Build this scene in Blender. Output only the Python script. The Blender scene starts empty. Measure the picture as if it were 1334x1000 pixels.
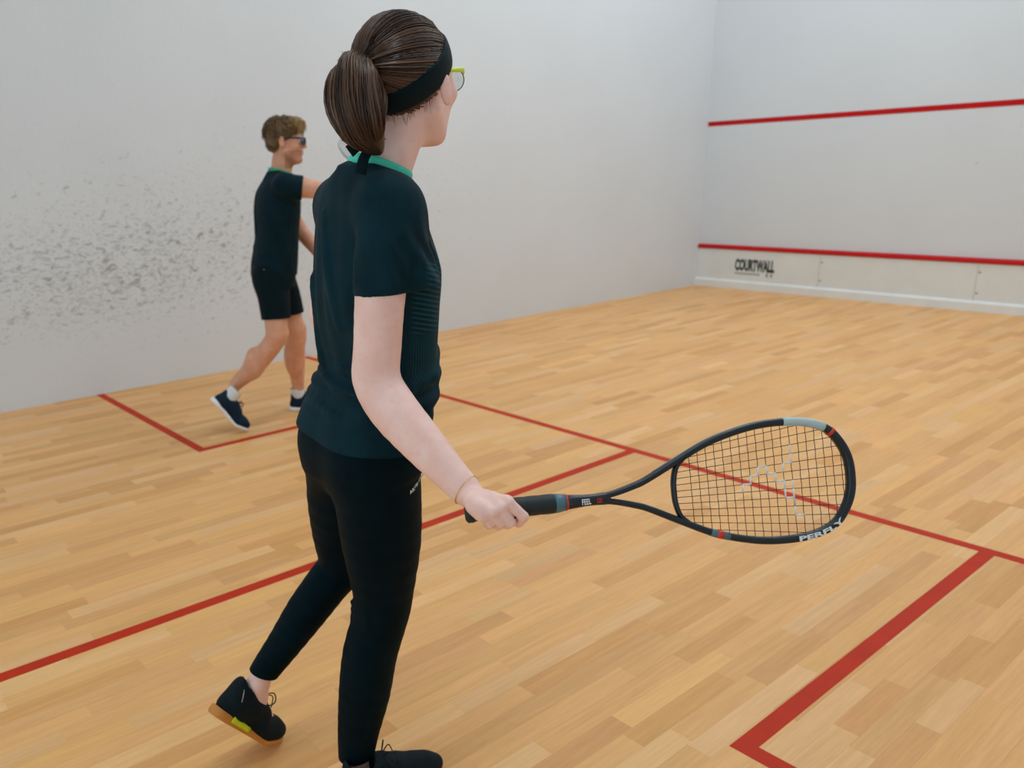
import bpy, bmesh, math, random
import numpy as np
from mathutils import Vector, Matrix
random.seed(7); rng = np.random.default_rng(7)
R = math.radians
scene = bpy.context.scene
C = scene.collection

# ------------------------------------------------------------------ camera
CAM = np.array([5.6487, 0.9262, 1.4040])
cr = np.array([0.61762581, 0.78582233, -0.03196295])
cf = np.array([-0.75901789, 0.58492893, -0.28591955])
cu = np.array([-0.20598591, 0.20085174, 0.95772041])
FPX = 1075.26
cam = bpy.data.cameras.new('camera')
cam.sensor_fit = 'HORIZONTAL'; cam.sensor_width = 36.0
cam.lens = 36.0 * FPX / 1334
cam.shift_x = 139.62 / 1334; cam.shift_y = 44.26 / 1334
cam.clip_start = 0.02; cam.clip_end = 60
cam.dof.use_dof = True; cam.dof.focus_distance = 1.52; cam.dof.aperture_fstop = 4.6
camo = bpy.data.objects.new('camera', cam); C.objects.link(camo)
M = Matrix([[cr[i], cu[i], -cf[i], CAM[i]] for i in range(3)] + [[0, 0, 0, 1]])
camo.matrix_world = M
scene.camera = camo
# ------------------------------------------------------------------ world, exposure
w = bpy.data.worlds.new('world'); scene.world = w; w.use_nodes = True
w.node_tree.nodes['Background'].inputs[0].default_value = (.88, .95, 1, 1)
w.node_tree.nodes['Background'].inputs[1].default_value = 0.95
vs = scene.view_settings
vs.view_transform = 'Standard'; vs.look = 'None'; vs.gamma = 1.0; vs.use_curve_mapping = False
vs.exposure = 0.28
LAMP_W = 22.0
scene.cycles.max_bounces = 8; scene.cycles.diffuse_bounces = 5

# ------------------------------------------------------------------ materials
def srgb(r, g, b):
    f = lambda c: (c/255)/12.92 if c/255 <= .04045 else (((c/255)+.055)/1.055)**2.4
    return (f(r), f(g), f(b), 1)
class NT:
    def __init__(s, name):
        s.m = bpy.data.materials.new(name); s.m.use_nodes = True
        s.t = s.m.node_tree; s.b = s.t.nodes['Principled BSDF']
    def n(s, typ, **kw):
        nd = s.t.nodes.new(typ)
        for k, v in kw.items():
            if k[0] == '_': setattr(nd, k[1:], v)
            else:
                key = int(k[1:]) if k[0] == 'i' and k[1:].isdigit() else k
                if isinstance(v, bpy.types.NodeSocket): s.t.links.new(v, nd.inputs[key])
                else: nd.inputs[key].default_value = v
        return nd
    def l(s, a, b): s.t.links.new(a, b)
    def set(s, **kw):
        for k, v in kw.items():
            k = k.replace('_', ' ')
            if isinstance(v, bpy.types.NodeSocket): s.l(v, s.b.inputs[k])
            else: s.b.inputs[k].default_value = v
    def math(s, op, a, b=0.0, c=None, clamp=False):
        kw = dict(i0=a, i1=b)
        if c is not None: kw['i2'] = c
        return s.n('ShaderNodeMath', _operation=op, _use_clamp=clamp, **kw).outputs[0]
    def mix(s, f, a, b, mode='MIX'):
        nd = s.n('ShaderNodeMix', _data_type='RGBA', _blend_type=mode)
        for k, v in ((0, f), (6, a), (7, b)):
            if isinstance(v, bpy.types.NodeSocket): s.l(v, nd.inputs[k])
            else: nd.inputs[k].default_value = v
        return nd.outputs[2]
    def noise(s, vec, scale, detail=3, rough=.5):
        return s.n('ShaderNodeTexNoise', Vector=vec, Scale=scale, Detail=detail, Roughness=rough).outputs[0]
    def ramp(s, f, a, b):      # smooth remap a..b -> 0..1
        return s.n('ShaderNodeMapRange', _interpolation_type='SMOOTHSTEP', i0=f, i1=a, i2=b).outputs[0]
    def bump(s, h, strength, dist=.001):
        nd = s.n('ShaderNodeBump', Strength=strength, Distance=dist, Height=h)
        s.l(nd.outputs[0], s.b.inputs['Normal'])
def plain(name, col, rough=.5, var=.0, scale=60, metal=0, bump=0, bscale=300, bdist=.0006, **kw):
    t = NT(name); pos = t.n('ShaderNodeTexCoord').outputs['Object']
    t.set(Roughness=rough, Metallic=metal)
    if var:
        n = t.noise(pos, scale)
        d = tuple(c*(1-var) for c in col[:3])+(1,); e = tuple(min(1, c*(1+var)) for c in col[:3])+(1,)
        t.set(Base_Color=t.mix(t.ramp(n, .3, .7), d, e))
    else: t.set(Base_Color=col)
    if bump: t.bump(t.noise(pos, bscale, 2), bump, bdist)
    for k, v in kw.items(): t.b.inputs[k.replace('_', ' ')].default_value = v
    return t.m

MT = {}
def wall_material(name, marks, tone):
    t = NT(name); pos = t.n('ShaderNodeNewGeometry').outputs['Position']
    sep = t.n('ShaderNodeSeparateXYZ', i0=pos)
    base = t.mix(t.ramp(t.noise(pos, 1.3, 4), .3, .7), tuple(c*.97 for c in tone)+(1,), tone+(1,))
    if marks:
        # ball marks: small dark scuffs, dense low down toward the back of the left wall, thinning out upward and forward
        Y, Z = sep.outputs[1], sep.outputs[2]
        g = lambda v, c, s: t.math('POWER', t.math('DIVIDE', t.math('SUBTRACT', v, c), s), 2)
        d1 = t.math('EXPONENT', t.math('MULTIPLY', t.math('ADD', g(Y, 2.6, 1.5), g(Z, .74, .5)), -1))
        d2 = t.math('EXPONENT', t.math('MULTIPLY', t.math('ADD', g(Y, 4.2, 3.6), g(Z, 1.15, 1.0)), -1))
        dens = t.math('ADD', t.math('MULTIPLY', d1, .46), t.math('ADD', t.math('MULTIPLY', d2, .52), .10), clamp=True)
        mp = t.n('ShaderNodeMapping', Vector=pos, Rotation=(.5, 0, 0), Scale=(1, .62, 1.25))
        warp = t.n('ShaderNodeVectorMath', _operation='ADD', i0=mp.outputs[0], i1=t.n('ShaderNodeVectorMath', _operation='SCALE', i0=t.n('ShaderNodeTexNoise', Vector=pos, Scale=9.0, Detail=2).outputs[1], Scale=.08).outputs[0]).outputs[0]
        col = base
        for sc, thr, stg in ((13, .88, .40), (26, .83, .5), (58, .79, .35)):
            n1 = t.n('ShaderNodeTexNoise', Vector=warp, Scale=float(sc), Detail=2.5, Roughness=.55).outputs[0]
            th = t.math('SUBTRACT', thr, t.math('MULTIPLY', dens, .36))
            m = t.n('ShaderNodeMapRange', _interpolation_type='SMOOTHSTEP', i0=n1, i1=th, i2=t.math('ADD', th, .20)).outputs[0]
            col = t.mix(t.math('MULTIPLY', m, stg), col, (.19, .20, .205, 1))
        t.set(Base_Color=col)
    else:
        vo = t.n('ShaderNodeTexVoronoi', Vector=pos, Scale=2.3, Randomness=1.0)
        sp = t.math('SUBTRACT', 1.0, t.ramp(vo.outputs['Distance'], .018, .035))
        t.set(Base_Color=t.mix(t.math('MULTIPLY', sp, .35), base, (.25, .26, .27, 1)))
    t.set(Roughness=.62)
    t.bump(t.noise(pos, 38, 5, .6), .35, .004)
    return t.m
MT['wall_left'] = wall_material('plaster_wall_with_ball_marks', True, (.68, .71, .745))
MT['wall'] = wall_material('plaster_wall_white', False, (.65, .69, .73))
MT['ceiling'] = plain('ceiling_white', (.75, .75, .75, 1), .8, .02)

def wood(name, objcol):
    t = NT(name); pos = t.n('ShaderNodeNewGeometry').outputs['Position']
    if objcol: tone = t.n('ShaderNodeObjectInfo').outputs['Color']
    else: tone = t.n('ShaderNodeVertexColor', _layer_name='tone').outputs[0]
    sh = t.n('ShaderNodeVectorMath', _operation='SCALE', i0=tone, Scale=37.0).outputs[0]
    p2 = t.n('ShaderNodeVectorMath', _operation='ADD', i0=pos, i1=sh).outputs[0]
    mp = t.n('ShaderNodeMapping', Vector=p2, Scale=(42, 2.2, 1)).outputs[0]
    g = t.noise(mp, 1.6, 5, .65)
    mp2 = t.n('ShaderNodeMapping', Vector=p2, Scale=(170, 9, 1)).outputs[0]
    g2 = t.noise(mp2, 1.5, 3, .6)
    big = t.noise(t.n('ShaderNodeMapping', Vector=p2, Scale=(3, .9, 1)).outputs[0], 1.2, 2)
    c = t.mix(t.ramp(g, .25, .8), t.mix(.9, tone, (.90, .86, .80, 1), 'MULTIPLY'), t.mix(.9, tone, (1.07, 1.06, 1.05, 1), 'MULTIPLY'))
    c = t.mix(t.math('MULTIPLY', t.ramp(g2, .52, .75), .22), c, t.mix(1, c, (.80, .74, .66, 1), 'MULTIPLY'))
    c = t.mix(t.math('MULTIPLY', t.ramp(big, .35, .7), .25), c, t.mix(1, c, (.90, .87, .82, 1), 'MULTIPLY'))
    t.set(Base_Color=c, Roughness=t.n('ShaderNodeMapRange', i0=g, i3=.36, i4=.5).outputs[0])
    t.b.inputs['Specular IOR Level'].default_value = .22
    t.bump(g2, .05, .0004)
    return t.m
MT['plank'] = wood('beech_plank', True); MT['plank_stuff'] = wood('beech_plank_far', False)
MT['line'] = plain('red_floor_paint', srgb(184, 42, 6), .6, .06, 9, bump=.05, Specular_IOR_Level=.2)
MT['line_wall'] = plain('red_wall_paint', srgb(184, 16, 18), .6, .05, 9, Specular_IOR_Level=.2)
MT['tin'] = plain('tin_panel_cream', (.70, .73, .73, 1), .45, .02, 6)
MT['tin_base'] = plain('tin_base_white', (.74, .77, .77, 1), .45, .02, 6)
MT['ink'] = plain('dark_green_print', srgb(34, 52, 50), .6, .1)
MT['inklight'] = plain('grey_print', srgb(140, 146, 146), .6, .1)
MT['screw'] = plain('screw_metal', (.3, .3, .3, 1), .4, 0, metal=1)

# ------------------------------------------------------------------ object helpers
def link(o): C.objects.link(o); return o
def empty(name, loc, label, cat, group=None):
    o = link(bpy.data.objects.new(name, None)); o.location = loc; o.empty_display_size = .1
    o['label'] = label; o['category'] = cat
    if group: o['group'] = group
    return o
def mesh_obj(name, verts, faces, mat, parent=None, smooth=True, origin=None, label=None):
    v = np.asarray(verts, dtype=float).reshape(-1, 3)
    off = np.zeros(3)
    p = parent
    while p is not None:
        off += np.array(p.location); p = p.parent
    me = bpy.data.meshes.new(name)
    o0 = np.array(origin) if origin is not None else off
    fl = faces.tolist() if isinstance(faces, np.ndarray) else faces
    me.from_pydata((v - o0).tolist(), [], fl)
    me.update()
    if smooth: me.shade_smooth()
    if mat is not None:
        for mm in (mat if isinstance(mat, (list, tuple)) else [mat]): me.materials.append(mm)
    o = link(bpy.data.objects.new(name, me))
    if parent is not None: o.parent = parent
    o.location = (o0 - off).tolist()
    if label: o['label'] = label
    return o
def struct(o): o['kind'] = 'structure'; return o
class Geo:
    def __init__(s): s.v = []; s.f = []
    def add(s, v, f):
        o = len(s.v); s.v += [tuple(map(float, p)) for p in v]; s.f += [tuple(int(i)+o for i in q) for q in f]; return s
    def box(s, lo, hi, bev=0):
        (x0, y0, z0), (x1, y1, z1) = lo, hi
        v = [(x0,y0,z0),(x1,y0,z0),(x1,y1,z0),(x0,y1,z0),(x0,y0,z1),(x1,y0,z1),(x1,y1,z1),(x0,y1,z1)]
        return s.add(v, [(0,3,2,1),(4,5,6,7),(0,1,5,4),(1,2,6,5),(2,3,7,6),(3,0,4,7)])
    def tube(s, pts, rad, n=6, caps=True, closed=False, frame=None, rad2=None, sup=1.0):
        P = np.asarray(pts, float); N = len(P)
        rad = np.broadcast_to(np.asarray(rad, float), (N,)); rad2 = rad if rad2 is None else np.broadcast_to(np.asarray(rad2, float), (N,))
        T = np.roll(P, -1, 0)-np.roll(P, 1, 0) if closed else np.gradient(P, axis=0)
        T /= np.linalg.norm(T, axis=1)[:, None]+1e-12
        if frame is None:
            a = np.array([0, 0, 1.0]) if abs(T[0][2]) < .9 else np.array([1.0, 0, 0])
            B = np.zeros_like(P); b = np.cross(T[0], a); b /= np.linalg.norm(b); B[0] = b
            for i in range(1, N):
                b = B[i-1]-T[i]*(B[i-1]@T[i]); B[i] = b/(np.linalg.norm(b)+1e-12)
        else:
            nn = np.asarray(frame, float); B = np.cross(T, nn); B /= np.linalg.norm(B, axis=1)[:, None]+1e-12
        D = np.cross(B, T)   # B: in-plane, D: ~frame normal
        vs_ = []
        for i in range(N):
            for k in range(n):
                a = 2*math.pi*(k+.5)/n; ca, sa = math.cos(a), math.sin(a)
                ca = math.copysign(abs(ca)**sup, ca); sa = math.copysign(abs(sa)**sup, sa)
                vs_.append(P[i]+B[i]*rad[i]*ca+D[i]*rad2[i]*sa)
        fs = []
        M_ = N if closed else N-1
        for i in range(M_):
            for k in range(n):
                a0 = i*n+k; a1 = i*n+(k+1) % n; j = (i+1) % N
                fs.append((a0, a1, j*n+(k+1) % n, j*n+k))
        if caps and not closed:
            fs.append(tuple(range(n-1, -1, -1))); fs.append(tuple((N-1)*n+k for k in range(n)))
        return s.add(vs_, fs)
    def build(s, name, mat, parent=None, smooth=True, **kw): return mesh_obj(name, s.v, s.f, mat, parent, smooth, **kw)
def spline(pts, n=40, closed=False):
    P = np.asarray(pts, float); N = len(P); out = []
    segs = N if closed else N-1
    per = max(1, n//segs)
    for i in range(segs):
        p1, p2 = P[i], P[(i+1) % N]
        p0 = P[(i-1) % N] if (closed or i > 0) else 2*p1-p2
        p3 = P[(i+2) % N] if (closed or i < N-2) else 2*p2-p1
        for k in range(per):
            t = k/per
            out.append(.5*((2*p1)+(-p0+p2)*t+(2*p0-5*p1+4*p2-p3)*t*t+(-p0+3*p1-3*p2+p3)*t**3))
    if not closed: out.append(P[-1])
    return np.array(out)
def text_geo(txt, size, depth=.0004, bold=0.0):
    cu_ = bpy.data.curves.new('t', 'FONT'); cu_.body = txt; cu_.size = size; cu_.extrude = depth; cu_.offset = bold; cu_.resolution_u = 3
    ob = bpy.data.objects.new('t', cu_); me = bpy.data.meshes.new_from_object(ob)
    v = np.array([x.co for x in me.vertices]); f = [tuple(p.vertices) for p in me.polygons]
    bpy.data.objects.remove(ob); bpy.data.curves.remove(cu_); bpy.data.meshes.remove(me)
    return v, f

# ------------------------------------------------------------------ signed distance modelling
def axis(lo, hi, step, fine=()):
    out = [lo]
    while out[-1] < hi:
        st = step
        for a, b, s_ in fine:
            if a-step <= out[-1] <= b: st = min(st, s_)
        out.append(out[-1]+st)
    return np.array(out)
nrm = lambda a: np.asarray(a, float)/np.linalg.norm(a)
def p_cone(a, b, ra, rb):
    a = np.asarray(a, float); b = np.asarray(b, float); ba = b-a; L2 = ba@ba+1e-12; r = max(ra, rb)
    def f(X, Y, Z):
        x, y, z = X-a[0], Y-a[1], Z-a[2]
        t = np.clip((x*ba[0]+y*ba[1]+z*ba[2])/L2, 0, 1)
        return np.sqrt((x-t*ba[0])**2+(y-t*ba[1])**2+(z-t*ba[2])**2)-(ra+t*(rb-ra))
    return f, np.minimum(a, b)-r, np.maximum(a, b)+r
def p_ell(c, ax, r):
    c = np.asarray(c, float); ax = [np.asarray(q, float) for q in ax]; m = max(r)
    def f(X, Y, Z):
        x, y, z = X-c[0], Y-c[1], Z-c[2]; k0 = 0; k1 = 0
        for q, rr in zip(ax, r):
            u = (x*q[0]+y*q[1]+z*q[2])/rr; k0 = k0+u*u; k1 = k1+(u/rr)**2
        k0 = np.sqrt(k0); return k0*(k0-1)/(np.sqrt(k1)+1e-9)
    return f, c-m, c+m
def p_loft(kn, off=0.0, n=2.3):
    """vertical loft; kn rows: z, cx, cy, rx, ry, yaw deg"""
    K = np.array(kn, float); K = K[np.argsort(K[:, 0])]
    zz = np.linspace(K[0, 0], K[-1, 0], 120)
    D = spline(K, 120); D = D[np.argsort(D[:, 0])]
    I = [np.interp(zz, D[:, 0], D[:, i]) for i in range(6)]
    def f(X, Y, Z):
        g = lambda i: np.interp(Z, zz, I[i])
        cx, cy, rx, ry, ya = g(1), g(2), g(3)+off, g(4)+off, np.radians(g(5))
        dx, dy = X-cx, Y-cy; ca, sa = np.cos(ya), np.sin(ya)
        a = np.abs((ca*dx-sa*dy)/rx); b = np.abs((sa*dx+ca*dy)/ry)
        rho = (a**n+b**n+1e-9)**(1/n)
        d = (rho-1)*np.minimum(rx, ry)
        return np.maximum(d, np.maximum(zz[0]-Z, Z-zz[-1]))
    m = K[:, 3:5].max()+off
    return f, np.array([K[:, 1].min()-m, K[:, 2].min()-m, zz[0]]), np.array([K[:, 1].max()+m, K[:, 2].max()+m, zz[-1]])
def loft_point(kn, z, th, off=0.0, n=2.3):
    K = np.array(kn, float); K = K[np.argsort(K[:, 0])]; D = spline(K, 120)
    cx, cy, rx, ry, ya = [np.interp(z, D[:, 0], D[:, i]) for i in range(1, 6)]
    th = R(th); c_, s_ = math.cos(th), math.sin(th)      # th 0 = right side, 90 = front, -90 = back
    k = (abs(c_)**n+abs(s_)**n)**(-1/n)
    a, b = (rx+off)*k*c_, (ry+off)*k*s_; ya = R(ya)
    return np.array([cx+math.cos(ya)*a+math.sin(ya)*b, cy-math.sin(ya)*a+math.cos(ya)*b, z])
class Field:
    def __init__(s, lo, hi, step, fx=(), fy=(), fz=()):
        s.x, s.y, s.z = axis(lo[0], hi[0], step, fx), axis(lo[1], hi[1], step, fy), axis(lo[2], hi[2], step, fz)
        s.V = np.full((len(s.x), len(s.y), len(s.z)), .2, np.float32)
    def _sl(s, lo, hi, pad):
        r = []
        for ax_, a, b in zip((s.x, s.y, s.z), lo, hi):
            r.append(slice(max(0, np.searchsorted(ax_, a-pad)-1), min(len(ax_), np.searchsorted(ax_, b+pad)+1)))
        return tuple(r)
    def _ev(s, p, pad):
        f, lo, hi = p; sl = s._sl(lo, hi, pad)
        X, Y, Z = s.x[sl[0]][:, None, None], s.y[sl[1]][None, :, None], s.z[sl[2]][None, None, :]
        return sl, f(X, Y, Z).astype(np.float32)
    def add(s, p, k=.01):
        sl, d = s._ev(p, k+.02); a = s.V[sl]
        if d.size == 0: return s
        h = np.maximum(k-np.abs(a-d), 0)/k if k > 0 else 0
        s.V[sl] = np.minimum(a, d)-h*h*k*.25; return s
    def sub(s, p, k=.006):
        sl, d = s._ev(p, k+.02); a = s.V[sl]; d = -d
        h = np.maximum(k-np.abs(a-d), 0)/k
        s.V[sl] = np.maximum(a, d)+h*h*k*.25; return s
    def chain(s, pts, k=.01, off=0.0, sub=3):
        P = spline(np.array(pts, float), sub*(len(pts)-1)) if sub > 1 else np.array(pts, float)
        for i in range(len(P)-1): s.add(p_cone(P[i][:3], P[i+1][:3], P[i][3]+off, P[i+1][3]+off), k if i == 0 else min(k, .006))
        return s
    def warp(s, fn):   # add a relief to the field
        X, Y, Z = s.x[:, None, None], s.y[None, :, None], s.z[None, None, :]
        s.V += fn(X, Y, Z).astype(np.float32); return s
    def mesh(s, smooth=0):
        V = s.V; V[0], V[-1], V[:, 0], V[:, -1], V[:, :, 0], V[:, :, -1] = 1, 1, 1, 1, 1, 1
        S = (V < 0); nx, ny, nz = V.shape
        c = np.zeros((nx-1, ny-1, nz-1), np.uint8)
        for i in (0, 1):
            for j in (0, 1):
                for k in (0, 1): c += S[i:nx-1+i, j:ny-1+j, k:nz-1+k]
        act = np.argwhere((c > 0) & (c < 8)); I, J, K = act.T
        flat = (I*(ny-1)+J)*(nz-1)+K
        co = np.stack([V[I+i, J+j, K+k] for i in (0, 1) for j in (0, 1) for k in (0, 1)], 1)
        acc = np.zeros((len(I), 3)); cnt = np.zeros(len(I))
        for a in range(8):
            for bit in (4, 2, 1):
                if a & bit: continue
                b = a | bit; va, vb = co[:, a], co[:, b]; m = (va < 0) != (vb < 0)
                t = np.where(m, va/np.where(m, va-vb, 1), 0)
                q = np.stack([np.full(len(I), (a >> 2) & 1, float), np.full(len(I), (a >> 1) & 1, float), np.full(len(I), a & 1, float)], 1)
                q[:, {4: 0, 2: 1, 1: 2}[bit]] = t
                acc += q*m[:, None]; cnt += m
        fr = acc/cnt[:, None]
        v = np.stack([s.x[I]+fr[:, 0]*(s.x[I+1]-s.x[I]), s.y[J]+fr[:, 1]*(s.y[J+1]-s.y[J]), s.z[K]+fr[:, 2]*(s.z[K+1]-s.z[K])], 1)
        F = []
        idx = lambda i, j, k: np.searchsorted(flat, (i*(ny-1)+j)*(nz-1)+k)
        for ax_ in range(3):
            A = S[:-1] if ax_ == 0 else S[:, :-1] if ax_ == 1 else S[:, :, :-1]
            B = S[1:] if ax_ == 0 else S[:, 1:] if ax_ == 1 else S[:, :, 1:]
            e = np.argwhere(A != B); i, j, k = e.T; ins = A[i, j, k]
            if ax_ == 0: q = [idx(i, j-1, k-1), idx(i, j, k-1), idx(i, j, k), idx(i, j-1, k)]
            elif ax_ == 1: q = [idx(i-1, j, k-1), idx(i-1, j, k), idx(i, j, k), idx(i, j, k-1)]
            else: q = [idx(i-1, j-1, k), idx(i, j-1, k), idx(i, j, k), idx(i-1, j, k)]
            q = np.stack(q, 1); q[~ins] = q[~ins][:, ::-1]; F.append(q)
        F = np.concatenate(F)
        for _ in range(smooth):
            sm = np.zeros_like(v); ct = np.zeros(len(v))
            for a in range(4):
                b = (a+1) % 4
                np.add.at(sm, F[:, a], v[F[:, b]]); np.add.at(ct, F[:, a], 1)
                np.add.at(sm, F[:, b], v[F[:, a]]); np.add.at(ct, F[:, b], 1)
            v = .5*v+.5*sm/np.maximum(ct, 1)[:, None]
        return v, F
def cut(v, f, planes):
    """planes: (point, outward normal, test(center)->bool or None); removes what lies outside each plane"""
    bm = bmesh.new(); me = bpy.data.meshes.new('tmp'); me.from_pydata(v.tolist(), [], f.tolist()); bm.from_mesh(me); bpy.data.meshes.remove(me)
    for p, n, test in planes:
        fs = [q for q in bm.faces if test is None or test(q.calc_center_median())]
        g = set(fs)
        for q in fs: g.update(q.edges); g.update(q.verts)
        bmesh.ops.bisect_plane(bm, geom=list(g), plane_co=Vector(p), plane_no=Vector(n), dist=1e-5)
        n_ = Vector(n); p_ = Vector(p)
        dele = [q for q in bm.faces if (test is None or test(q.calc_center_median())) and (q.calc_center_median()-p_).dot(n_) > 1e-6]
        bmesh.ops.delete(bm, geom=dele, context='FACES')
    bm.verts.index_update(); V = np.array([q.co for q in bm.verts]); Fc = [tuple(x.index for x in q.verts) for q in bm.faces]
    bm.free(); return V, Fc
def solidify(o, th):
    m = o.modifiers.new('thickness', 'SOLIDIFY'); m.thickness = th; m.offset = -1; m.use_rim = True; return o

# ------------------------------------------------------------------ the court
W, Lc, H = 6.4, 9.75, 5.6
def slab(name, lo, hi, mat): return struct(Geo().box(lo, hi).build(name, mat, None, False))
floor = slab('floor', (-.15, -.15, -.06), (W+.15, Lc+.15, -.012), plain('subfloor', srgb(92, 62, 36), .8, .1))
slab('wall_left', (-.15, -.15, -.012), (0, Lc+.15, H), MT['wall_left'])
slab('wall_right', (W, -.15, -.012), (W+.15, Lc+.15, H), MT['wall'])
wf = slab('wall_front', (0, Lc, -.012), (W, Lc+.15, H), MT['wall'])
slab('wall_back', (0, -.15, 2.13), (W, 0, H), MT['wall'])
tgl = NT('clear_wall_glass'); sg = tgl.n('ShaderNodeBsdfTransparent', Color=(.93, .97, .96, 1)); gl = tgl.n('ShaderNodeBsdfGlossy', Roughness=.02)
mxs = tgl.n('ShaderNodeMixShader', Fac=.06, i1=sg.outputs[0], i2=gl.outputs[0]); tgl.l(mxs.outputs[0], tgl.t.nodes['Material Output'].inputs[0]); MT['glass'] = tgl.m
wb = struct(Geo().box((0, -.10, 2.105), (W, -.05, 2.13)).build('window_1', plain('steel_channel', (.5, .5, .5, 1), .35, metal=1), None, False))
wb['label'] = 'glass back wall of the court'
for k in range(4): Geo().box((k*1.6+.004, -.081, -.012), ((k+1)*1.6-.004, -.069, 2.105)).build('pane', MT['glass'], wb, False)
slab('ceiling', (-.15, -.15, H), (W+.15, Lc+.15, H+.1), MT['ceiling'])
# floor planks: strips 65 mm wide running toward the front wall
PW = .065; GAP = .0001
LENS = [.30, .36, .42, .48, .54, .60, .66]
def tone_pick():
    b = np.array(srgb(226, 173, 113)[:3])
    q = rng.random()
    k = rng.normal(1, .035)
    if q < .14: b = np.array(srgb(215, 160, 101)[:3])
    elif q < .34: b = np.array(srgb(228, 180, 126)[:3])
    elif q < .42: b = np.array(srgb(216, 163, 107)[:3])
    return tuple(np.clip(b*k*np.array([1, rng.normal(1, .012), rng.normal(1, .03)]), 0, 1))+(1,)
planks = []
nrow = int(W/PW)+1
for i in range(nrow):
    x0 = i*PW; x1 = min(W, x0+PW)
    y = -rng.random()*.5
    while y < Lc:
        l = LENS[rng.integers(len(LENS))]; a, b = max(0, y), min(Lc, y+l)
        if b-a > .01 and x1-x0 > .004: planks.append((x0, x1, a, b, l, tone_pick()))
        y += l
def screen_area(p):
    x0, x1, a, b, l, _ = p
    if x1-x0 < PW-1e-6 or abs((b-a)-l) > 1e-6: return 0
    d = np.array([(x0+x1)/2, (a+b)/2, 0])-CAM; z = d@cf
    if z < .3: return 0
    px, py = 527.4+FPX*(d@cr)/z, 544.3-FPX*(d@cu)/z
    if not (-40 < px < 1374 and -20 < py < 1040): return 0
    return (b-a)*(x1-x0)*1.4/z**3
order = sorted(range(len(planks)), key=lambda i: -screen_area(planks[i]))
near = [i for i in order[:290] if screen_area(planks[i]) > 0]
pm = {}
for l in LENS:
    g = Geo(); h = GAP/2; e = .00018; zt, zb = 0, -.0118; x0, x1, a, b = -PW/2+h, PW/2-h, -l/2+h, l/2-h
    g.add([(x0,a,zb),(x1,a,zb),(x1,b,zb),(x0,b,zb),(x0,a,zt-e),(x1,a,zt-e),(x1,b,zt-e),(x0,b,zt-e),(x0+e,a+e,zt),(x1-e,a+e,zt),(x1-e,b-e,zt),(x0+e,b-e,zt)],
          [(0,1,5,4),(1,2,6,5),(2,3,7,6),(3,0,4,7),(4,5,9,8),(5,6,10,9),(6,7,11,10),(7,4,8,11),(8,9,10,11)])
    me = bpy.data.meshes.new('plank'); me.from_pydata(g.v, [], g.f); me.materials.append(MT['plank']); pm[l] = me
for i in near:
    x0, x1, a, b, l, tn = planks[i]
    o = bpy.data.objects.new('plank', pm[l]); C.objects.link(o); o.parent = floor; o.location = ((x0+x1)/2, (a+b)/2, 0); o.color = tn
g = Geo(); cols = []
ns = set(near)
for i, (x0, x1, a, b, l, tn) in enumerate(planks):
    if i in ns: continue
    h = GAP/2; e = .00018; n0 = len(g.f); zt, zb = 0, -.0118; x0 += h; x1 -= h; a += h; b -= h
    g.add([(x0,a,zb),(x1,a,zb),(x1,b,zb),(x0,b,zb),(x0,a,zt-e),(x1,a,zt-e),(x1,b,zt-e),(x0,b,zt-e),(x0+e,a+e,zt),(x1-e,a+e,zt),(x1-e,b-e,zt),(x0+e,b-e,zt)],
          [(0,1,5,4),(1,2,6,5),(2,3,7,6),(3,0,4,7),(4,5,9,8),(5,6,10,9),(6,7,11,10),(7,4,8,11),(8,9,10,11)])
    cols += [tn]*((len(g.f)-n0)*4)
o = g.build('plank_field', MT['plank_stuff'], floor, False); o['kind'] = 'stuff'
at = o.data.color_attributes.new('tone', 'FLOAT_COLOR', 'CORNER'); at.data.foreach_set('color', np.array(cols, np.float32).ravel())
# painted lines (50 mm)
def line(name, x0, y0, x1, y1, lab): Geo().box((x0, y0, -.0005), (x1, y1, .0006)).build(name, MT['line'], floor, False, label=lab)
line('short_line', 0, 4.26, W, 4.31, 'red short line across the court floor')
line('half_court_line', 3.175, 0, 3.225, 4.26, 'red half court line on the floor')
line('service_box_line', 1.6, 2.61, 1.65, 4.26, 'red side line of the left service box')
line('service_box_line', 0, 2.61, 1.6, 2.66, 'red back line of the left service box')
line('service_box_line', 4.75, 2.61, 4.80, 4.26, 'red side line of the right service box')
line('service_box_line', 4.80, 2.61, W, 2.66, 'red back line of the right service box')
# front wall: service line, tin, board line, base strip, maker's print
Geo().box((0, Lc-.002, 1.78), (W, Lc+.01, 1.83)).build('service_line', MT['line_wall'], wf, False, label='red service line painted on the front wall')
tin = struct(Geo().box((.0, Lc-.03, .07), (W, Lc, .434)).build('baseboard_front', MT['tin'], None, False))
tin['label'] = 'cream tin board along the foot of the front wall'
g = Geo(); prof = [(Lc-.002, .482), (Lc-.03, .478), (Lc-.043, .462), (Lc-.045, .445), (Lc-.038, .436), (Lc-.002, .432)]
for x in (0, W): g.add([(x, a, b) for a, b in prof], [])
n = len(prof); g.f = [(i, (i+1) % n, n+(i+1) % n, n+i) for i in range(n)]+[tuple(range(n))[::-1], tuple(range(n, 2*n))]
g.build('board_line', MT['line_wall'], tin, False, label='red board line on top of the tin')
g = Geo(); prof = [(Lc-.03, 0), (Lc-.052, 0), (Lc-.052, .075), (Lc-.044, .09), (Lc-.03, .095)]
for x in (0, W): g.add([(x, a, b) for a, b in prof], [])
n = len(prof); g.f = [(i, (i+1) % n, n+(i+1) % n, n+i) for i in range(n)]+[tuple(range(n))[::-1], tuple(range(n, 2*n))]
g.build('base_strip', MT['tin_base'], tin, False)
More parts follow.
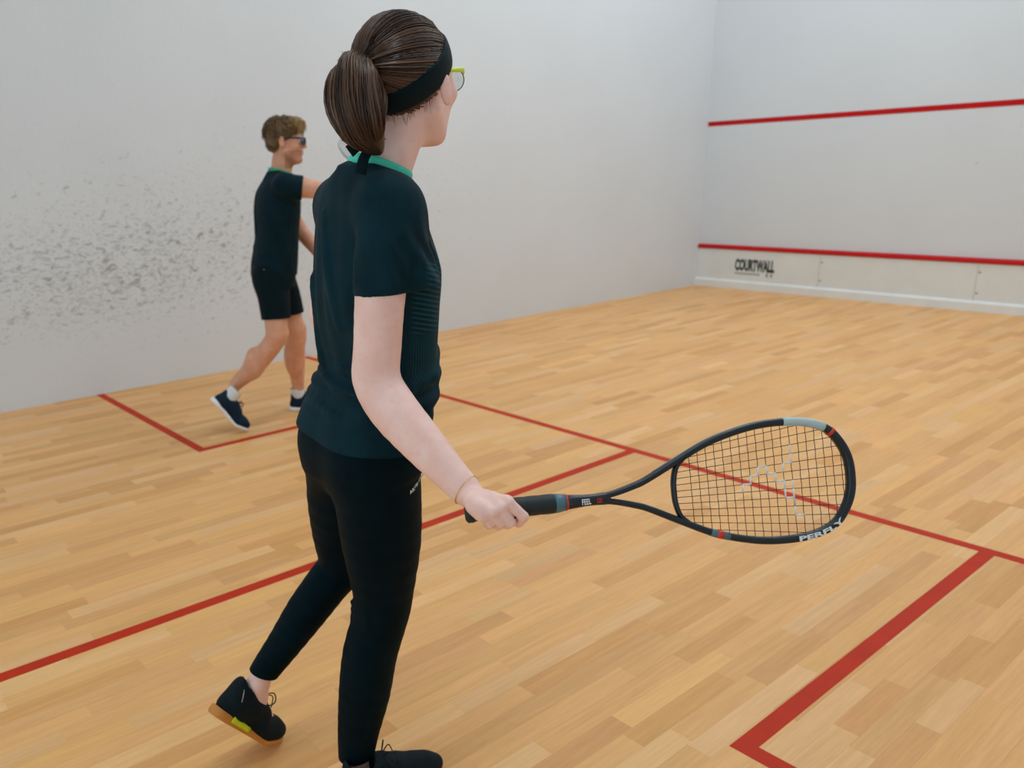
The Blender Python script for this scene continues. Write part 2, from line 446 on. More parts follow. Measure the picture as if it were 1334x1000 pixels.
for x in (1.44, 2.88, 4.32, 5.76):
    Geo().box((x-.0015, Lc-.0308, .095), (x+.0015, Lc-.0298, .424)).build('panel_joint', MT['inklight'], tin, False)
    for z in (.165, .355):
        Geo().tube([(x+.02, Lc-.0295, z), (x+.02, Lc-.033, z)], [.011, .008], 8).build('screw', MT['screw'], tin)
v, f = text_geo('COURTWALL', .10, .0006, .0055)
v[:, 0] -= v[:, 0].min(); v[:, 0] *= .47/v[:, 0].max(); v[:, 1] *= .125/v[:, 1].max()
mesh_obj('maker_lettering', np.stack([.483+v[:, 0], Lc-.0312-v[:, 2], .215+v[:, 1]], 1), f, MT['ink'], tin, False, label='dark green maker name lettering')
g = Geo()
for k in range(15): g.box((.49+k*.02, Lc-.0306, .165), (.505+k*.02, Lc-.0298, .188))
for k in (0, 1): g.box((.86+k*.05, Lc-.0306, .155), (.885+k*.05, Lc-.0298, .195))
g.build('fine_print', MT['inklight'], tin, False)
# ceiling lamps
MT['housing'] = plain('lamp_housing', (.6, .6, .6, 1), .4)
tl = NT('lamp_diffuser'); tl.set(Base_Color=(.9, .9, .9, 1), Emission_Color=(.84, .95, 1, 1), Emission_Strength=1.5); MT['diffuser'] = tl.m
LAB = {(0, 0): 'beside the left wall near the back wall', (1, 0): 'beside the right wall near the back wall', (0, 1): 'beside the left wall above the service box', (1, 1): 'beside the right wall above the service box',
       (0, 2): 'beside the left wall ahead of the short line', (1, 2): 'beside the right wall ahead of the short line', (0, 3): 'beside the left wall near the front wall', (1, 3): 'beside the right wall near the front wall'}
for ix, x in enumerate((1.7, 4.7)):
    for iy, y in enumerate((1.3, 3.7, 6.1, 8.4)):
        r = empty('ceiling_lamp', (x, y, H-.08), 'long white ceiling lamp '+LAB[(ix, iy)], 'lamp', 'ceiling lamps of the court')
        Geo().box((x-.2, y-.75, H-.08), (x+.2, y+.75, H)).build('housing', MT['housing'], r, False)
        Geo().box((x-.18, y-.73, H-.095), (x+.18, y+.73, H-.08)).build('diffuser', MT['diffuser'], r, False)
        la = bpy.data.lights.new('lamp_light', 'AREA'); la.shape = 'RECTANGLE'; la.size = .36; la.size_y = 1.46; la.energy = LAMP_W*((.1, .5, 1.7, 1.6), (1.1, 1.1, 1.4, 1.3))[ix][iy]; la.color = (.84, .95, 1)
        lo_ = link(bpy.data.objects.new('lamp_light', la)); lo_.parent = r; lo_.location = (0, 0, -.02)

# ------------------------------------------------------------------ materials of people and rackets
def skin(name, a, b, pink):
    t = NT(name); pos = t.n('ShaderNodeTexCoord').outputs['Object']
    c = t.mix(t.ramp(t.noise(pos, 22, 4), .3, .75), a, b)
    c = t.mix(t.math('MULTIPLY', t.ramp(t.noise(pos, 75, 3), .5, .75), .35), c, pink)
    c = t.mix(t.math('MULTIPLY', t.ramp(t.noise(pos, 420, 2), .62, .72), .12), c, tuple(x*.6 for x in pink[:3])+(1,))
    t.set(Base_Color=c, Roughness=.52, Subsurface_Weight=.12, Subsurface_Radius=(.012, .005, .003), Subsurface_Scale=.35)
    t.bump(t.noise(pos, 900, 2), .10, .0005)
    return t.m
MT['skin_w'] = skin('fair_skin', srgb(242, 196, 185), srgb(248, 210, 202), srgb(238, 178, 168))
MT['skin_m'] = skin('tanned_skin', srgb(206, 148, 118), srgb(216, 162, 134), srgb(196, 128, 104))
MT['lips'] = plain('lips', srgb(206, 138, 124), .45, .05)
MT['eye'] = plain('eye_white', (.8, .78, .75, 1), .2)
MT['iris'] = plain('eye_iris', srgb(60, 45, 35), .2)
def fabric(name, col, hi, rough=.78, bump=.12, stripes=None, spec=.22):
    t = NT(name); pos = t.n('ShaderNodeTexCoord').outputs['Object']
    c = t.mix(t.ramp(t.noise(pos, 18, 3), .3, .7), col, hi)
    wv = t.noise(t.n('ShaderNodeMapping', Vector=pos, Scale=(300, 300, 1400)).outputs[0], 1.0, 2)
    c = t.mix(t.math('MULTIPLY', t.ramp(wv, .5, .8), .35), c, tuple(min(1, x*2.0) for x in hi[:3])+(1,))
    if stripes: c = stripes(t, pos, c)
    t.set(Base_Color=c, Roughness=rough, Sheen_Weight=.0)
    t.b.inputs['Specular IOR Level'].default_value = spec; t.b.inputs['Specular Tint'].default_value = (.45, .85, 1, 1)
    t.bump(t.math('ADD', wv, t.math('MULTIPLY', t.noise(pos, 26, 3), 6.0)), bump, .0012)
    return t.m
def shirt_stripes(t, pos, c):
    sp = t.n('ShaderNodeSeparateXYZ', i0=pos); X, Y, Z = sp.outputs
    hz = t.ramp(t.math('SINE', t.math('MULTIPLY', t.math('ADD', Z, t.math('MULTIPLY', Y, .25)), 2*math.pi/.0095)), .1, .7)
    vt = t.ramp(t.math('SINE', t.math('MULTIPLY', t.math('ADD', Y, t.math('MULTIPLY', X, -.4)), 2*math.pi/.006)), .1, .7)
    fr = t.ramp(t.math('ADD', t.math('MULTIPLY', Y, .97), t.math('MULTIPLY', X, .2)), .125, .145)
    up = t.math('MULTIPLY', t.ramp(Z, 1.10, 1.115), t.math('SUBTRACT', 1, t.ramp(Z, 1.235, 1.255)))
    dn = t.math('MULTIPLY', t.ramp(Z, .98, 1.0), t.math('SUBTRACT', 1, t.ramp(Z, 1.10, 1.115)))
    m = t.math('MULTIPLY', t.math('ADD', t.math('MULTIPLY', up, hz), t.math('MULTIPLY', t.math('MULTIPLY', dn, vt), .6)), fr)
    return t.mix(m, c, srgb(22, 66, 80))
MT['shirt_w'] = fabric('dark_teal_jersey', srgb(4, 28, 36), srgb(7, 38, 48), stripes=shirt_stripes)
MT['leggings'] = fabric('black_leggings', srgb(0, 11, 18), srgb(1, 16, 25), .7, .05, spec=.12)
MT['shirt_m'] = fabric('dark_navy_jersey', srgb(3, 20, 28), srgb(5, 27, 37))
MT['shorts'] = fabric('black_shorts', srgb(2, 12, 17), srgb(4, 16, 22))
MT['band'] = fabric('black_headband', srgb(4, 14, 20), srgb(6, 20, 27), .7, .05)
MT['mint'] = plain('mint_trim', srgb(70, 205, 180), .7, .06)
MT['mint_d'] = plain('green_trim', srgb(40, 160, 120), .7, .06)
MT['white_print'] = plain('white_print', (.8, .83, .84, 1), .5)
MT['lime'] = plain('lime_plastic', srgb(205, 225, 20), .35)
MT['frame_dark'] = plain('racket_dark_frame', srgb(12, 28, 36), .3, .1, 20)
MT['frame_blue'] = plain('racket_blue_grey', srgb(70, 110, 124), .35, .05)
MT['frame_pale'] = plain('racket_pale_guard', srgb(176, 198, 202), .4, .04)
MT['red'] = plain('red_accent', srgb(205, 52, 30), .4)
MT['grip'] = plain('black_grip_tape', srgb(14, 28, 33), .6, .15, 90, bump=.25, bscale=500)
MT['string'] = plain('racket_string', srgb(38, 30, 26), .45)
MT['gold'] = plain('gold_chain', srgb(225, 190, 130), .25, metal=1)
MT['shoe_b'] = plain('black_shoe_upper', srgb(4, 20, 26), .75, .25, 60, bump=.2, bscale=260, Specular_IOR_Level=.2)
MT['shoe_n'] = plain('navy_shoe_upper', srgb(9, 34, 54), .75, .2, 60, bump=.2, bscale=260, Specular_IOR_Level=.2)
MT['gum'] = plain('gum_rubber', srgb(196, 128, 52), .55, .06, 30)
MT['white_rubber'] = plain('white_rubber', (.78, .82, .84, 1), .5)
MT['lace'] = plain('dark_lace', srgb(8, 14, 16), .8)
MT['sock'] = plain('white_sock', (.62, .66, .68, 1), .9, .05, 200, bump=.3)
tg = NT('clear_lens'); sg = tg.n('ShaderNodeBsdfTransparent', Color=(.9, .94, .93, 1)); gl = tg.n('ShaderNodeBsdfGlossy', Roughness=.03)
mxs = tg.n('ShaderNodeMixShader', Fac=.12, i1=sg.outputs[0], i2=gl.outputs[0]); tg.l(mxs.outputs[0], tg.t.nodes['Material Output'].inputs[0]); MT['lens'] = tg.m
def hairmat(name, dark, lite):
    t = NT(name); tone = t.n('ShaderNodeVertexColor', _layer_name='tone').outputs[0]
    t.set(Base_Color=t.mix(t.n('ShaderNodeSeparateColor', i0=tone).outputs[0], dark, lite), Roughness=.33)
    t.b.inputs['Specular IOR Level'].default_value = .45
    return t.m
MT['hair_w'] = hairmat('dark_brown_hair', srgb(30, 19, 15), srgb(128, 92, 70))
MT['hair_m'] = hairmat('blond_brown_hair', srgb(58, 42, 28), srgb(178, 140, 84))

# ------------------------------------------------------------------ body building blocks
def head_frame(o, yaw, pitch=0, roll=0):
    """columns: right, forward, up; yaw clockwise from +Y, pitch up"""
    y, p, r = R(yaw), R(pitch), R(roll)
    f = np.array([math.sin(y)*math.cos(p), math.cos(y)*math.cos(p), math.sin(p)])
    rt = np.array([math.cos(y), -math.sin(y), 0]); u = np.cross(rt, f)
    rt2 = rt*math.cos(r)+u*math.sin(r); u2 = np.cross(rt2, f)
    return np.array(o, float), (rt2, f, u2)
def hp(fr, x, y, z): o, (a, b, c) = fr; return o+a*x+b*y+c*z
def head_prims(F, fr, man):
    A = fr[1]; P = lambda *q: hp(fr, *q)
    jw = 1.08 if man else 1.0
    F.add(p_ell(P(0, -.012, .032), A, (.074, .095, .086)), .02)
    F.add(p_ell(P(0, .035, -.01), A, (.062, .058, .078)), .03)
    F.add(p_ell(P(0, .032, -.062), A, (.050*jw, .056 if man else .050, .050*jw)), .03)
    F.add(p_ell(P(0, .072 if man else .054, -.094), A, (.022*jw, .019, .018*jw)), .022)
    for s in (-1, 1):
        F.add(p_cone(P(s*.052, -.005, -.05), P(s*.03, .06 if man else .042, -.098), .016 if man else .013, .016 if man else .013), .024)      # jaw line
        F.add(p_ell(P(s*.043, .066, -.022), A, (.020, .016, .016)), .02)                    # cheek bone
        F.add(p_cone(P(s*.012, .090, .022), P(s*.045, .074, .022), .008, .008), .012)       # brow
        F.sub(p_ell(P(s*.031, .096, .003), A, (.017, .012, .010)), .012)                    # eye socket
    F.add(p_cone(P(0, .088, .012), P(0, .110, -.024), .007, .0105), .012)                   # nose
    for s in (-1, 1): F.add(p_ell(P(s*.011, .100, -.029), A, (.008, .010, .007)), .008)
    F.add(p_ell(P(0, .090, -.052), A, (.022, .010, .0065)), .005)                           # upper lip
    F.add(p_ell(P(0, .088, -.063), A, (.019, .011, .007)), .004)                            # lower lip
    F.sub(p_cone(P(-.022, .100, -.0575), P(.022, .100, -.0575), .002, .002), .003)
    F.sub(p_ell(P(0, .098, -.077), A, (.014, .009, .005)), .010)
    for s in (-1, 1):                                                                       # ears
        o, (a, b, c) = fr; ax = (nrm(a*.93-b*.36*s*1.0 if s > 0 else a*.93+b*.36), nrm(b+a*.36*s), c)
        F.add(p_ell(P(s*(.080 if man else .0845), -.010, -.002 if man else -.015), ax, (.0065, .019, .031) if man else (.0055, .013, .027)), .006)
        F.add(p_ell(P(s*(.077 if man else .082), -.003, -.026 if man else -.035), ax, (.006, .010, .012) if man else (.005, .008, .010)), .006)
        F.sub(p_ell(P(s*(.0865 if man else .0925), -.006, .0 if man else -.009), ax, (.0045, .010, .017) if man else (.0035, .007, .014)), .005)
def eyes(person, fr):
    for s in (-1, 1):
        c = hp(fr, s*.031, .0775, .003); g = Geo(); n = 10
        vs_ = []; fs = []
        for i in range(n+1):
            for k in range(14):
                th = math.pi*i/n; ph = 2*math.pi*k/14
                d = fr[1][1]*math.cos(th)+fr[1][0]*math.sin(th)*math.cos(ph)+fr[1][2]*math.sin(th)*math.sin(ph)
                vs_.append(c+d*.0125)
        for i in range(n):
            for k in range(14): fs.append((i*14+k, i*14+(k+1) % 14, (i+1)*14+(k+1) % 14, (i+1)*14+k))
        o = mesh_obj('eye', vs_, fs, [MT['eye'], MT['iris']], person)
        for q in o.data.polygons:
            if q.index//14 < 2: q.material_index = 1
def hand_prims(F, wrist, d, nb, thumb, curl=(35, 45, 30), spread=4, sc=1.0, tcurl=25):
    """relaxed or closed hand: d to the fingers, nb out of the back of the hand, thumb = direction of the thumb side"""
    d = nrm(d); nb = nrm(nb-d*(np.dot(nb, d))); s = nrm(np.cross(d, nb)); s = s if s@thumb > 0 else -s
    w = np.asarray(wrist, float)
    F.add(p_ell(w+d*.022*sc+nb*.0, (d, s, nb), (.03*sc, .027*sc, .018*sc)), .02)
    specs = [(.030, .086, (.040, .024, .020), .0088), (.010, .090, (.044, .027, .021), .0090), (-.010, .086, (.040, .025, .020), .0085), (-.028, .078, (.032, .019, .018), .0076)]
    rot = lambda v, ax, a: v*math.cos(a)+np.cross(ax, v)*math.sin(a)+ax*(ax@v)*(1-math.cos(a))
    for i, (lat, ln, seg, r) in enumerate(specs):
        k = w+d*ln*sc+s*lat*sc+nb*.004*sc; r *= sc
        F.add(p_cone(w+d*.012*sc+s*lat*.55*sc, k, .0135*sc, .0105*sc), .006)
        F.add(p_cone(w+d*.03*sc+s*lat*.75*sc-nb*.008*sc, k-nb*.010*sc-d*.006*sc, .011*sc, .009*sc), .005)
        dd = nrm(d+s*(1.5-i)*math.radians(spread)); p = k
        axr = np.cross(d, nb)*1.0
        for j, (L, a) in enumerate(zip(seg, curl)):
            dd = rot(dd, -axr/np.linalg.norm(axr), -R(a)) if np.dot(rot(dd, -axr, -R(a)), nb) < np.dot(dd, nb) else rot(dd, -axr, R(a))
            q = p+dd*L*sc
            F.add(p_cone(p, q, r*(1-.07*j), r*(1-.07*(j+1))), .0035 if j else .006); p = q
    b = w+d*.018*sc+s*.020*sc-nb*.006*sc
    td = nrm(d*.72+s*.62-nb*.30); m = b+td*.042*sc
    F.add(p_cone(b, m, .0155*sc, .0115*sc), .014)
    td2 = nrm(d*.9+s*.25-nb*math.sin(R(tcurl))); m2 = m+td2*.030*sc; F.add(p_cone(m, m2, .0105*sc, .0098*sc), .005)
    td3 = nrm(d*.9-s*.05-nb*math.sin(R(tcurl+20))); F.add(p_cone(m2, m2+td3*.022*sc, .0098*sc, .0082*sc), .004)
def strands_obj(name, paths, rads, tones, mat, parent, base=None, base_tone=.15):
    """hair: tapered strands (3-sided) over an optional base mesh, one mesh with a tone attribute"""
    V, Fc, Tn = [], [], []
    if base is not None:
        V += base[0].tolist(); Fc += [tuple(q) for q in base[1]]; Tn += [base_tone]*len(V)
    for P, r0, tn in zip(paths, rads, tones):
        P = np.asarray(P); N = len(P); T = np.gradient(P, axis=0); T /= np.linalg.norm(T, axis=1)[:, None]+1e-9
        a = np.array([.3, .5, .8]); B = np.cross(T, a); B /= np.linalg.norm(B, axis=1)[:, None]+1e-9; D = np.cross(T, B)
        o = len(V)
        for i in range(N):
            rr = r0*(1 if i < N*.6 else max(.15, 1-(i-N*.6)/(N*.4)))
            for k in range(3):
                an = 2.094*k; V.append((P[i]+B[i]*rr*math.cos(an)+D[i]*rr*math.sin(an)).tolist()); Tn.append(tn)
        for i in range(N-1):
            for k in range(3): Fc.append((o+i*3+k, o+i*3+(k+1) % 3, o+(i+1)*3+(k+1) % 3, o+(i+1)*3+k))
    ob = mesh_obj(name, V, Fc, mat, parent)
    at = ob.data.color_attributes.new('tone', 'FLOAT_COLOR', 'POINT'); T4 = np.ones((len(V), 4), np.float32); T4[:, :3] = np.array(Tn)[:, None]
    at.data.foreach_set('color', T4.ravel()); return ob

# ------------------------------------------------------------------ shoe
def shoe(parent, toe, yaw, pitch, length, bend, upper, solemat, patch=None, roll=0, laces=True, white_heel=False, high=.0, toe_is_ball=True, logo=True):
    """sole is built flat along +s, then bent at the ball and placed so the front of the sole rests at `toe`"""
    L = length; y = R(yaw); hb = L*.68; sc = L/.28
    fw = np.array([math.sin(y), math.cos(y), 0]); rt = np.array([math.cos(y), -math.sin(y), 0]); up = np.array([0, 0, 1.0])
    p = R(pitch); f2 = fw*math.cos(p)-up*math.sin(p); u2 = up*math.cos(p)+fw*math.sin(p)
    if roll: rr = R(roll); rt, u2 = rt*math.cos(rr)+u2*math.sin(rr), u2*math.cos(rr)-rt*math.sin(rr)
    def defo(P):
        P = np.array(P, float).reshape(-1, 3); s, w_, h = P[:, 0].copy(), P[:, 1], P[:, 2].copy()
        m = np.clip((s-hb+.03)/.06, 0, 1); ang = R(bend)*m*m*(3-2*m)
        ds, dh = s-hb, h
        s2 = hb+ds*np.cos(ang)-dh*np.sin(ang); h2 = ds*np.sin(ang)+dh*np.cos(ang)
        return s2, w_, h2
    s2, _, h2 = defo([(L*.97, 0, 0)]); ref = (s2[0], h2[0])
    def put(P):
        s, w_, h = defo(P)
        return np.array(toe)+f2*(s-ref[0])[:, None]+rt*w_[:, None]+u2*(h-ref[1])[:, None]
    wd = lambda q: sc*np.interp(q, [0, .02, .06, .15, .3, .5, .68, .8, .9, .96, .99, 1], [.012, .022, .030, .036, .034, .038, .046, .045, .036, .024, .014, .006])
    th = lambda q: sc*np.interp(q, [0, .3, .5, .8, 1], [.024, .021, .017, .014, .015])
    F = Field((-.02, -.07, -.01), (L+.02, .07, .17), .0034)
    X = np.array([[.055, 0, .055, .038], [.10, 0, .058, .039], [.15, 0, .05, .036], [.20, 0, .040, .031], [.235, 0, .034, .026], [.262, 0, .030, .016]])*sc
    for i in range(len(X)-1):
        a, b = X[i], X[i+1]; F.add(p_cone(a[:3], b[:3], a[3], b[3]), .02)
    F.add(p_ell((.19*sc, 0, .026*sc), np.eye(3), (.083*sc, .047*sc, .026*sc)), .02)
    F.add(p_ell((.06*sc, 0, .035*sc), np.eye(3), (.055*sc, .037*sc, .035*sc)), .02)
    F.chain([(.062*sc, 0, .06*sc, .038*sc), (.060*sc, 0, (.088+high)*sc, .036*sc)], .015, sub=1)
    F.add(p_ell((.030*sc, 0, (.082+high)*sc), np.eye(3), (.013*sc, .022*sc, .030*sc)), .015)
    F.add(p_ell((.115*sc, 0, (.085+high*.6)*sc), np.eye(3), (.022*sc, .024*sc, .016*sc)), .018)
    F.sub(p_cone((.064*sc, 0, .075*sc), (.060*sc, 0, .20*sc), .031*sc, .037*sc), .006)
    v, f = F.mesh(1)
    keep = np.clip(v[:, 2], .012*sc, None); v[:, 2] = keep
    o = mesh_obj('shoe', put(v), f, upper, parent)
    # sole: stacked outline rings
    q = np.concatenate([np.linspace(0, .12, 8)[:-1], np.linspace(.12, .88, 16), np.linspace(.88, 1, 8)[1:]])
    ring = [(a*L, wd(a), a) for a in q]+[(a*L, -wd(a), a) for a in q[::-1]]
    vs_, fs = [], []; nr = len(ring)
    for lv, ex in ((0, .90), (.18, .985), (.5, 1.0), (.85, .985), (1.0, .93)):
        for (s, w_, a) in ring: vs_.append((L/2+(s-L/2)*(1 if ex > .95 else .985), w_*ex, th(a)*lv))
    for l in range(4):
        for k in range(nr): fs.append((l*nr+k, l*nr+(k+1) % nr, (l+1)*nr+(k+1) % nr, (l+1)*nr+k))
    fs.append(tuple(range(nr))[::-1]); fs.append(tuple(4*nr+k for k in range(nr)))
    mesh_obj('sole', put(vs_), [fs_[::-1] for fs_ in fs], solemat, o)
    if patch is not None:
        for sd in (1, -1):
            P = [(a*L, sd*(wd(a)+.0012), th(a)*hh) for hh in (.38, 1.12) for a in np.linspace(.16, .42, 9)]
            fs = [(i, i+1, 10+i, 9+i) for i in range(8)]
            solidify(mesh_obj('sole_patch', put(P), fs, patch, o), .002)
    # tongue, laces
    top = lambda s: sc*np.interp(s/sc, [.10, .125, .15, .18, .21], [.106+high*.55, .098+high*.3, .090, .074, .064])
    if laces:
        for k in range(5):
            s = sc*(.118+.0185*k); pts = [(s+.004*sc*math.cos(a), .021*sc*a/1.2, top(s)-.010*sc*(a/1.2)**2+.0015) for a in np.linspace(-1.2, 1.2, 9)]
            G = Geo().tube(put(pts), .0021*sc, 6); G.build('lace', MT['lace'], o)
        for sd in (-1, 1):
            s0 = .118*sc; pts = spline([(s0, sd*.004, top(s0)+.002), (s0+.012, sd*.022, top(s0)+.020), (s0+.018, sd*.036, top(s0)+.006), (s0+.012, sd*.030, top(s0)-.010), (s0+.002, sd*.010, top(s0)+.003)], 24)
            Geo().tube(put(pts), .0017*sc, 6).build('lace', MT['lace'], o)
            pts = spline([(s0, sd*.003, top(s0)+.002), (s0+.022, sd*.014, top(s0)+.012), (s0+.034, sd*.020, top(s0)-.012)], 12)
            Geo().tube(put(pts), .0015*sc, 6).build('lace', MT['lace'], o)
    if logo:
        for sd in (1, -1):
            Geo().add(put([(.075*sc, sd*.0425*sc, .058*sc), (.088*sc, sd*.0425*sc, .058*sc), (.088*sc, sd*.0422*sc, .066*sc), (.075*sc, sd*.0422*sc, .066*sc)]), [(0, 1, 2, 3)]).build('logo', MT['white_print'], o, False)
    if white_heel:
        for sd in (1, -1):
            P = put([(.028*sc, sd*.0262*sc, .092*sc), (.033*sc, sd*.0268*sc, .090*sc), (.040*sc, sd*.0372*sc, .062*sc), (.035*sc, sd*.037*sc, .064*sc)])
            Geo().add(P, [(0, 1, 2, 3)]).build('heel_stripe', MT['white_print'], o, False)
    return o, put

# ------------------------------------------------------------------ squash racket
def racket(name, butt, g, n, label, mats, full=True, group=None):
    butt = np.array(butt, float); g = nrm(g); n = nrm(n-g*np.dot(n, g)); w_ = np.cross(n, g)
    root = empty(name, butt.tolist(), label, 'racket', group)
    at = lambda u, w, h=0.0: butt+g*u+w_*w+n*h
    A3 = lambda pts: np.array([at(p[0], p[1], p[2] if len(p) > 2 else 0) for p in pts])
    half = [(.238, .004), (.262, .0085), (.288, .0155), (.314, .0245), (.371, .0525), (.430, .0795), (.498, .0975), (.556, .1025), (.608, .098), (.645, .0835), (.667, .058), (.679, .030)]
    out = spline(half+[(.682, 0)]+[(u, -w) for u, w in half[::-1]], 150)
    ww = np.interp(out[:, 0], [.238, .30, .40, .6, .68], [.0050, .0058, .0062, .0070, .0074]); hh = np.interp(out[:, 0], [.238, .30, .45, .68], [.0085, .0095, .0095, .0085])
    Geo().tube(A3(out), ww, 14, frame=n, rad2=hh, sup=.7).build('frame', mats['frame'], root)
    br = spline([(.385, .0575), (.370, .042), (.3635, .020), (.3625, 0), (.3635, -.020), (.370, -.042), (.385, -.0575)], 36)
    Geo().tube(A3(br), .0042, 10, frame=n, rad2=.008, sup=.8).build('bridge', mats['frame'], root)
    # coloured bands on the frame
    def band(nm, i0, i1, mat, ex=.0006, lab=None):
        s = out[i0:i1+1]; Geo().tube(A3(s), ww[i0:i1+1]+ex, 14, frame=n, rad2=hh[i0:i1+1]+ex, sup=.7).build(nm, mat, root, label=lab)
    N = len(out)
    fi = lambda u, side: int(np.argmin((out[:, 0]-u)**2+(0 if side is None else 1)*((np.sign(out[:, 1]) != side)*1.0)))
    if full:
        band('pale_band', fi(.562, 1), fi(.640, 1), mats['pale'], lab='pale blue grey section of the frame')
        band('red_mark', fi(.650, 1), fi(.650, 1)+1, mats['red'], .0008)
        a, b = fi(.452, -1), fi(.415, -1); band('blue_band', min(a, b), max(a, b), mats['blue'], .0005)
        a, b = fi(.438, -1), fi(.435, -1); band('red_mark', min(a, b), min(a, b)+1, mats['red'], .0008)
        # bumper guard on the outside of the tip
        i0, i1 = fi(.648, 1), fi(.664, -1); s = out[i0:i1+1]; T = np.gradient(s, axis=0); T /= np.linalg.norm(T, axis=1)[:, None]
        nr_ = np.stack([-T[:, 1], T[:, 0]], 1); nr_ *= np.sign((nr_*(s-np.array([.55, 0]))).sum(1))[:, None]
        Geo().tube(A3(s+nr_*.0062), .0025, 8, frame=n, rad2=.0045).build('bumper', mats['pale'], root)
        i0, i1 = fi(.33, 1), fi(.56, 1); s = out[i0:i1+1]; T = np.gradient(s, axis=0); T /= np.linalg.norm(T, axis=1)[:, None]
        nr_ = np.stack([-T[:, 1], T[:, 0]], 1); nr_ *= np.sign((nr_*(s-np.array([.55, 0]))).sum(1))[:, None]
        Geo().tube(A3(s+nr_*.0052), .0016, 6, frame=n, rad2=.0028).build('edge_stripe', mats['blue'], root)
    # shaft, collar, grip
    sh = [(.165, 0), (.185, 0), (.205, 0), (.222, 0), (.238, 0), (.248, 0)]
    Geo().tube(A3(sh), [.0135, .0118, .0100, .0098, .0108, .0105], 16, frame=n, rad2=[.0135, .0125, .0115, .0105, .0095, .009], sup=.8).build('shaft', mats['frame'], root)
    Geo().tube(A3([(.150, 0), (.157, 0), (.171, 0)]), [.0165, .0165, .0140], 16, frame=n, rad2=[.0165, .0165, .0142]).build('collar', mats['blue'], root, label='blue grey collar above the grip')
    Geo().tube(A3([(.1705, 0), (.1735, 0)]), [.0146, .0140], 16, frame=n, rad2=[.0148, .0142]).build('red_ring', mats['red'], root)
    us = np.linspace(.004, .153, 60); rr = .0163+.0008*np.abs(np.sin(us*math.pi/.025))**.35
    rr[0] = .0172; rr[-1] = .0158
    Geo().tube(A3([(u, 0) for u in us]), rr, 16, frame=n, rad2=rr*1.02).build('grip', mats['grip'], root)
    Geo().tube(A3([(-.002, 0), (.001, 0), (.010, 0), (.014, 0)]), [.015, .0185, .0188, .0172], 16, frame=n, rad2=[.015, .0192, .0195, .0176]).build('butt_cap', mats['grip'], root)
    # strings inside the hoop
    hoop = np.array([p for p in out if p[0] > .386]); poly = np.concatenate([hoop, br[::-1]])
    def inside(u, w):
        x, y = poly[:, 0], poly[:, 1]; x2, y2 = np.roll(x, -1), np.roll(y, -1)
        c_ = ((y > w) != (y2 > w)) & (u < (x2-x)*(w-y)/(y2-y+1e-12)+x); return c_.sum() % 2 == 1
    def clip(p, q):
        P = [p+(q-p)*t for t in np.linspace(0, 1, 240)]; ok = [i for i, a in enumerate(P) if inside(*a)]
        return (P[ok[0]], P[ok[-1]]) if len(ok) > 2 else None
    crosses = [.394+.0152*k for k in range(19)]
    mains = [(i-6)*.0168 for i in range(13)]
    mw = lambda m, u: m*np.interp(u, [.36, .68], [.62, 1.06])
    for k, u in enumerate(crosses):
        s = clip(np.array([u, -.12]), np.array([u, .12]))
        if s:
            P = [(u, w, .0007*(1 if (j+k) % 2 else -1)) for j, w in enumerate(np.linspace(s[0][1], s[1][1], 14))]
            Geo().tube(A3(P), .00062, 5).build('string', mats['string'], root)
    for m in mains:
        s = clip(np.array([.35, mw(m, .35)]), np.array([.69, mw(m, .69)]))
        if s: Geo().tube(A3([(s[0][0], s[0][1], 0), (s[1][0], s[1][1], 0)]), .00062, 5).build('string', mats['string'], root)
    if full:
        # stencilled emblem on the strings: steps along the string grid
        def steps(path):
            G = Geo(); pts = spline([np.array(p) for p in path], 60); last = None
            for u, w in pts:
                iu = int(np.argmin([abs(u-c) for c in crosses])); im = int(np.argmin([abs(w-mw(m, u)) for m in mains]))
                cur = (iu, im)
                if last is not None and cur != last:
                    mid = (cur[0], last[1]); seq = [last, mid, cur]
                    for a, b in zip(seq[:-1], seq[1:]):
                        if a != b:
                            pa = at(crosses[a[0]], mw(mains[a[1]], crosses[a[0]]), .0003); pb = at(crosses[b[0]], mw(mains[b[1]], crosses[b[0]]), .0003)
                            G.tube([pa, pb], .0017, 6)
                last = cur
            return G
        G = Geo()
        for path in ([(.487, -.009), (.493, .001), (.503, .012), (.516, .026), (.527, .028), (.532, .015), (.543, .003), (.555, -.008), (.561, -.021), (.571, -.033), (.576, -.045), (.588, -.062)],
                     [(.580, .066), (.580, .05), (.578, .036), (.561, .027), (.561, .010)], [(.574, -.002), (.572, -.046)]):
            q = steps(path); G.add(q.v, q.f)
        G.build('string_emblem', MT['white_print'], root, label='white zigzag emblem stencilled on the strings')
        # lettering on the frame face, one letter after the other along the curve
        lower = out[out[:, 1] < 0]; lower = lower[::-1]          # from throat to tip along the lower side
        seg = np.concatenate([[0], np.cumsum(np.linalg.norm(np.diff(lower, axis=0), axis=1))])
        uu0 = seg[np.argmin(abs(lower[:, 0]-.578)+(lower[:, 1] > -.05)*1)]
        v, f = text_geo('PERFLY', .0118, .0003, .0004); v[:, 0] -= v[:, 0].min(); v[:, 0] *= .088/v[:, 0].max(); hx = v[:, 1].max()
        P = []
        for x, y, z in v:
            s_ = uu0+x; u = np.interp(s_, seg, lower[:, 0]); w = np.interp(s_, seg, lower[:, 1])
            u1, w1 = np.interp(s_+.002, seg, lower[:, 0]), np.interp(s_+.002, seg, lower[:, 1]); t = nrm([u1-u, w1-w]); nn = np.array([-t[1], t[0]])
            q = np.array([u, w])+nn*(y-hx/2); P.append(at(q[0], q[1], .0088+z+.0004))
        mesh_obj('frame_lettering', P, f, MT['white_print'], root, False, label='white lettering on the frame')
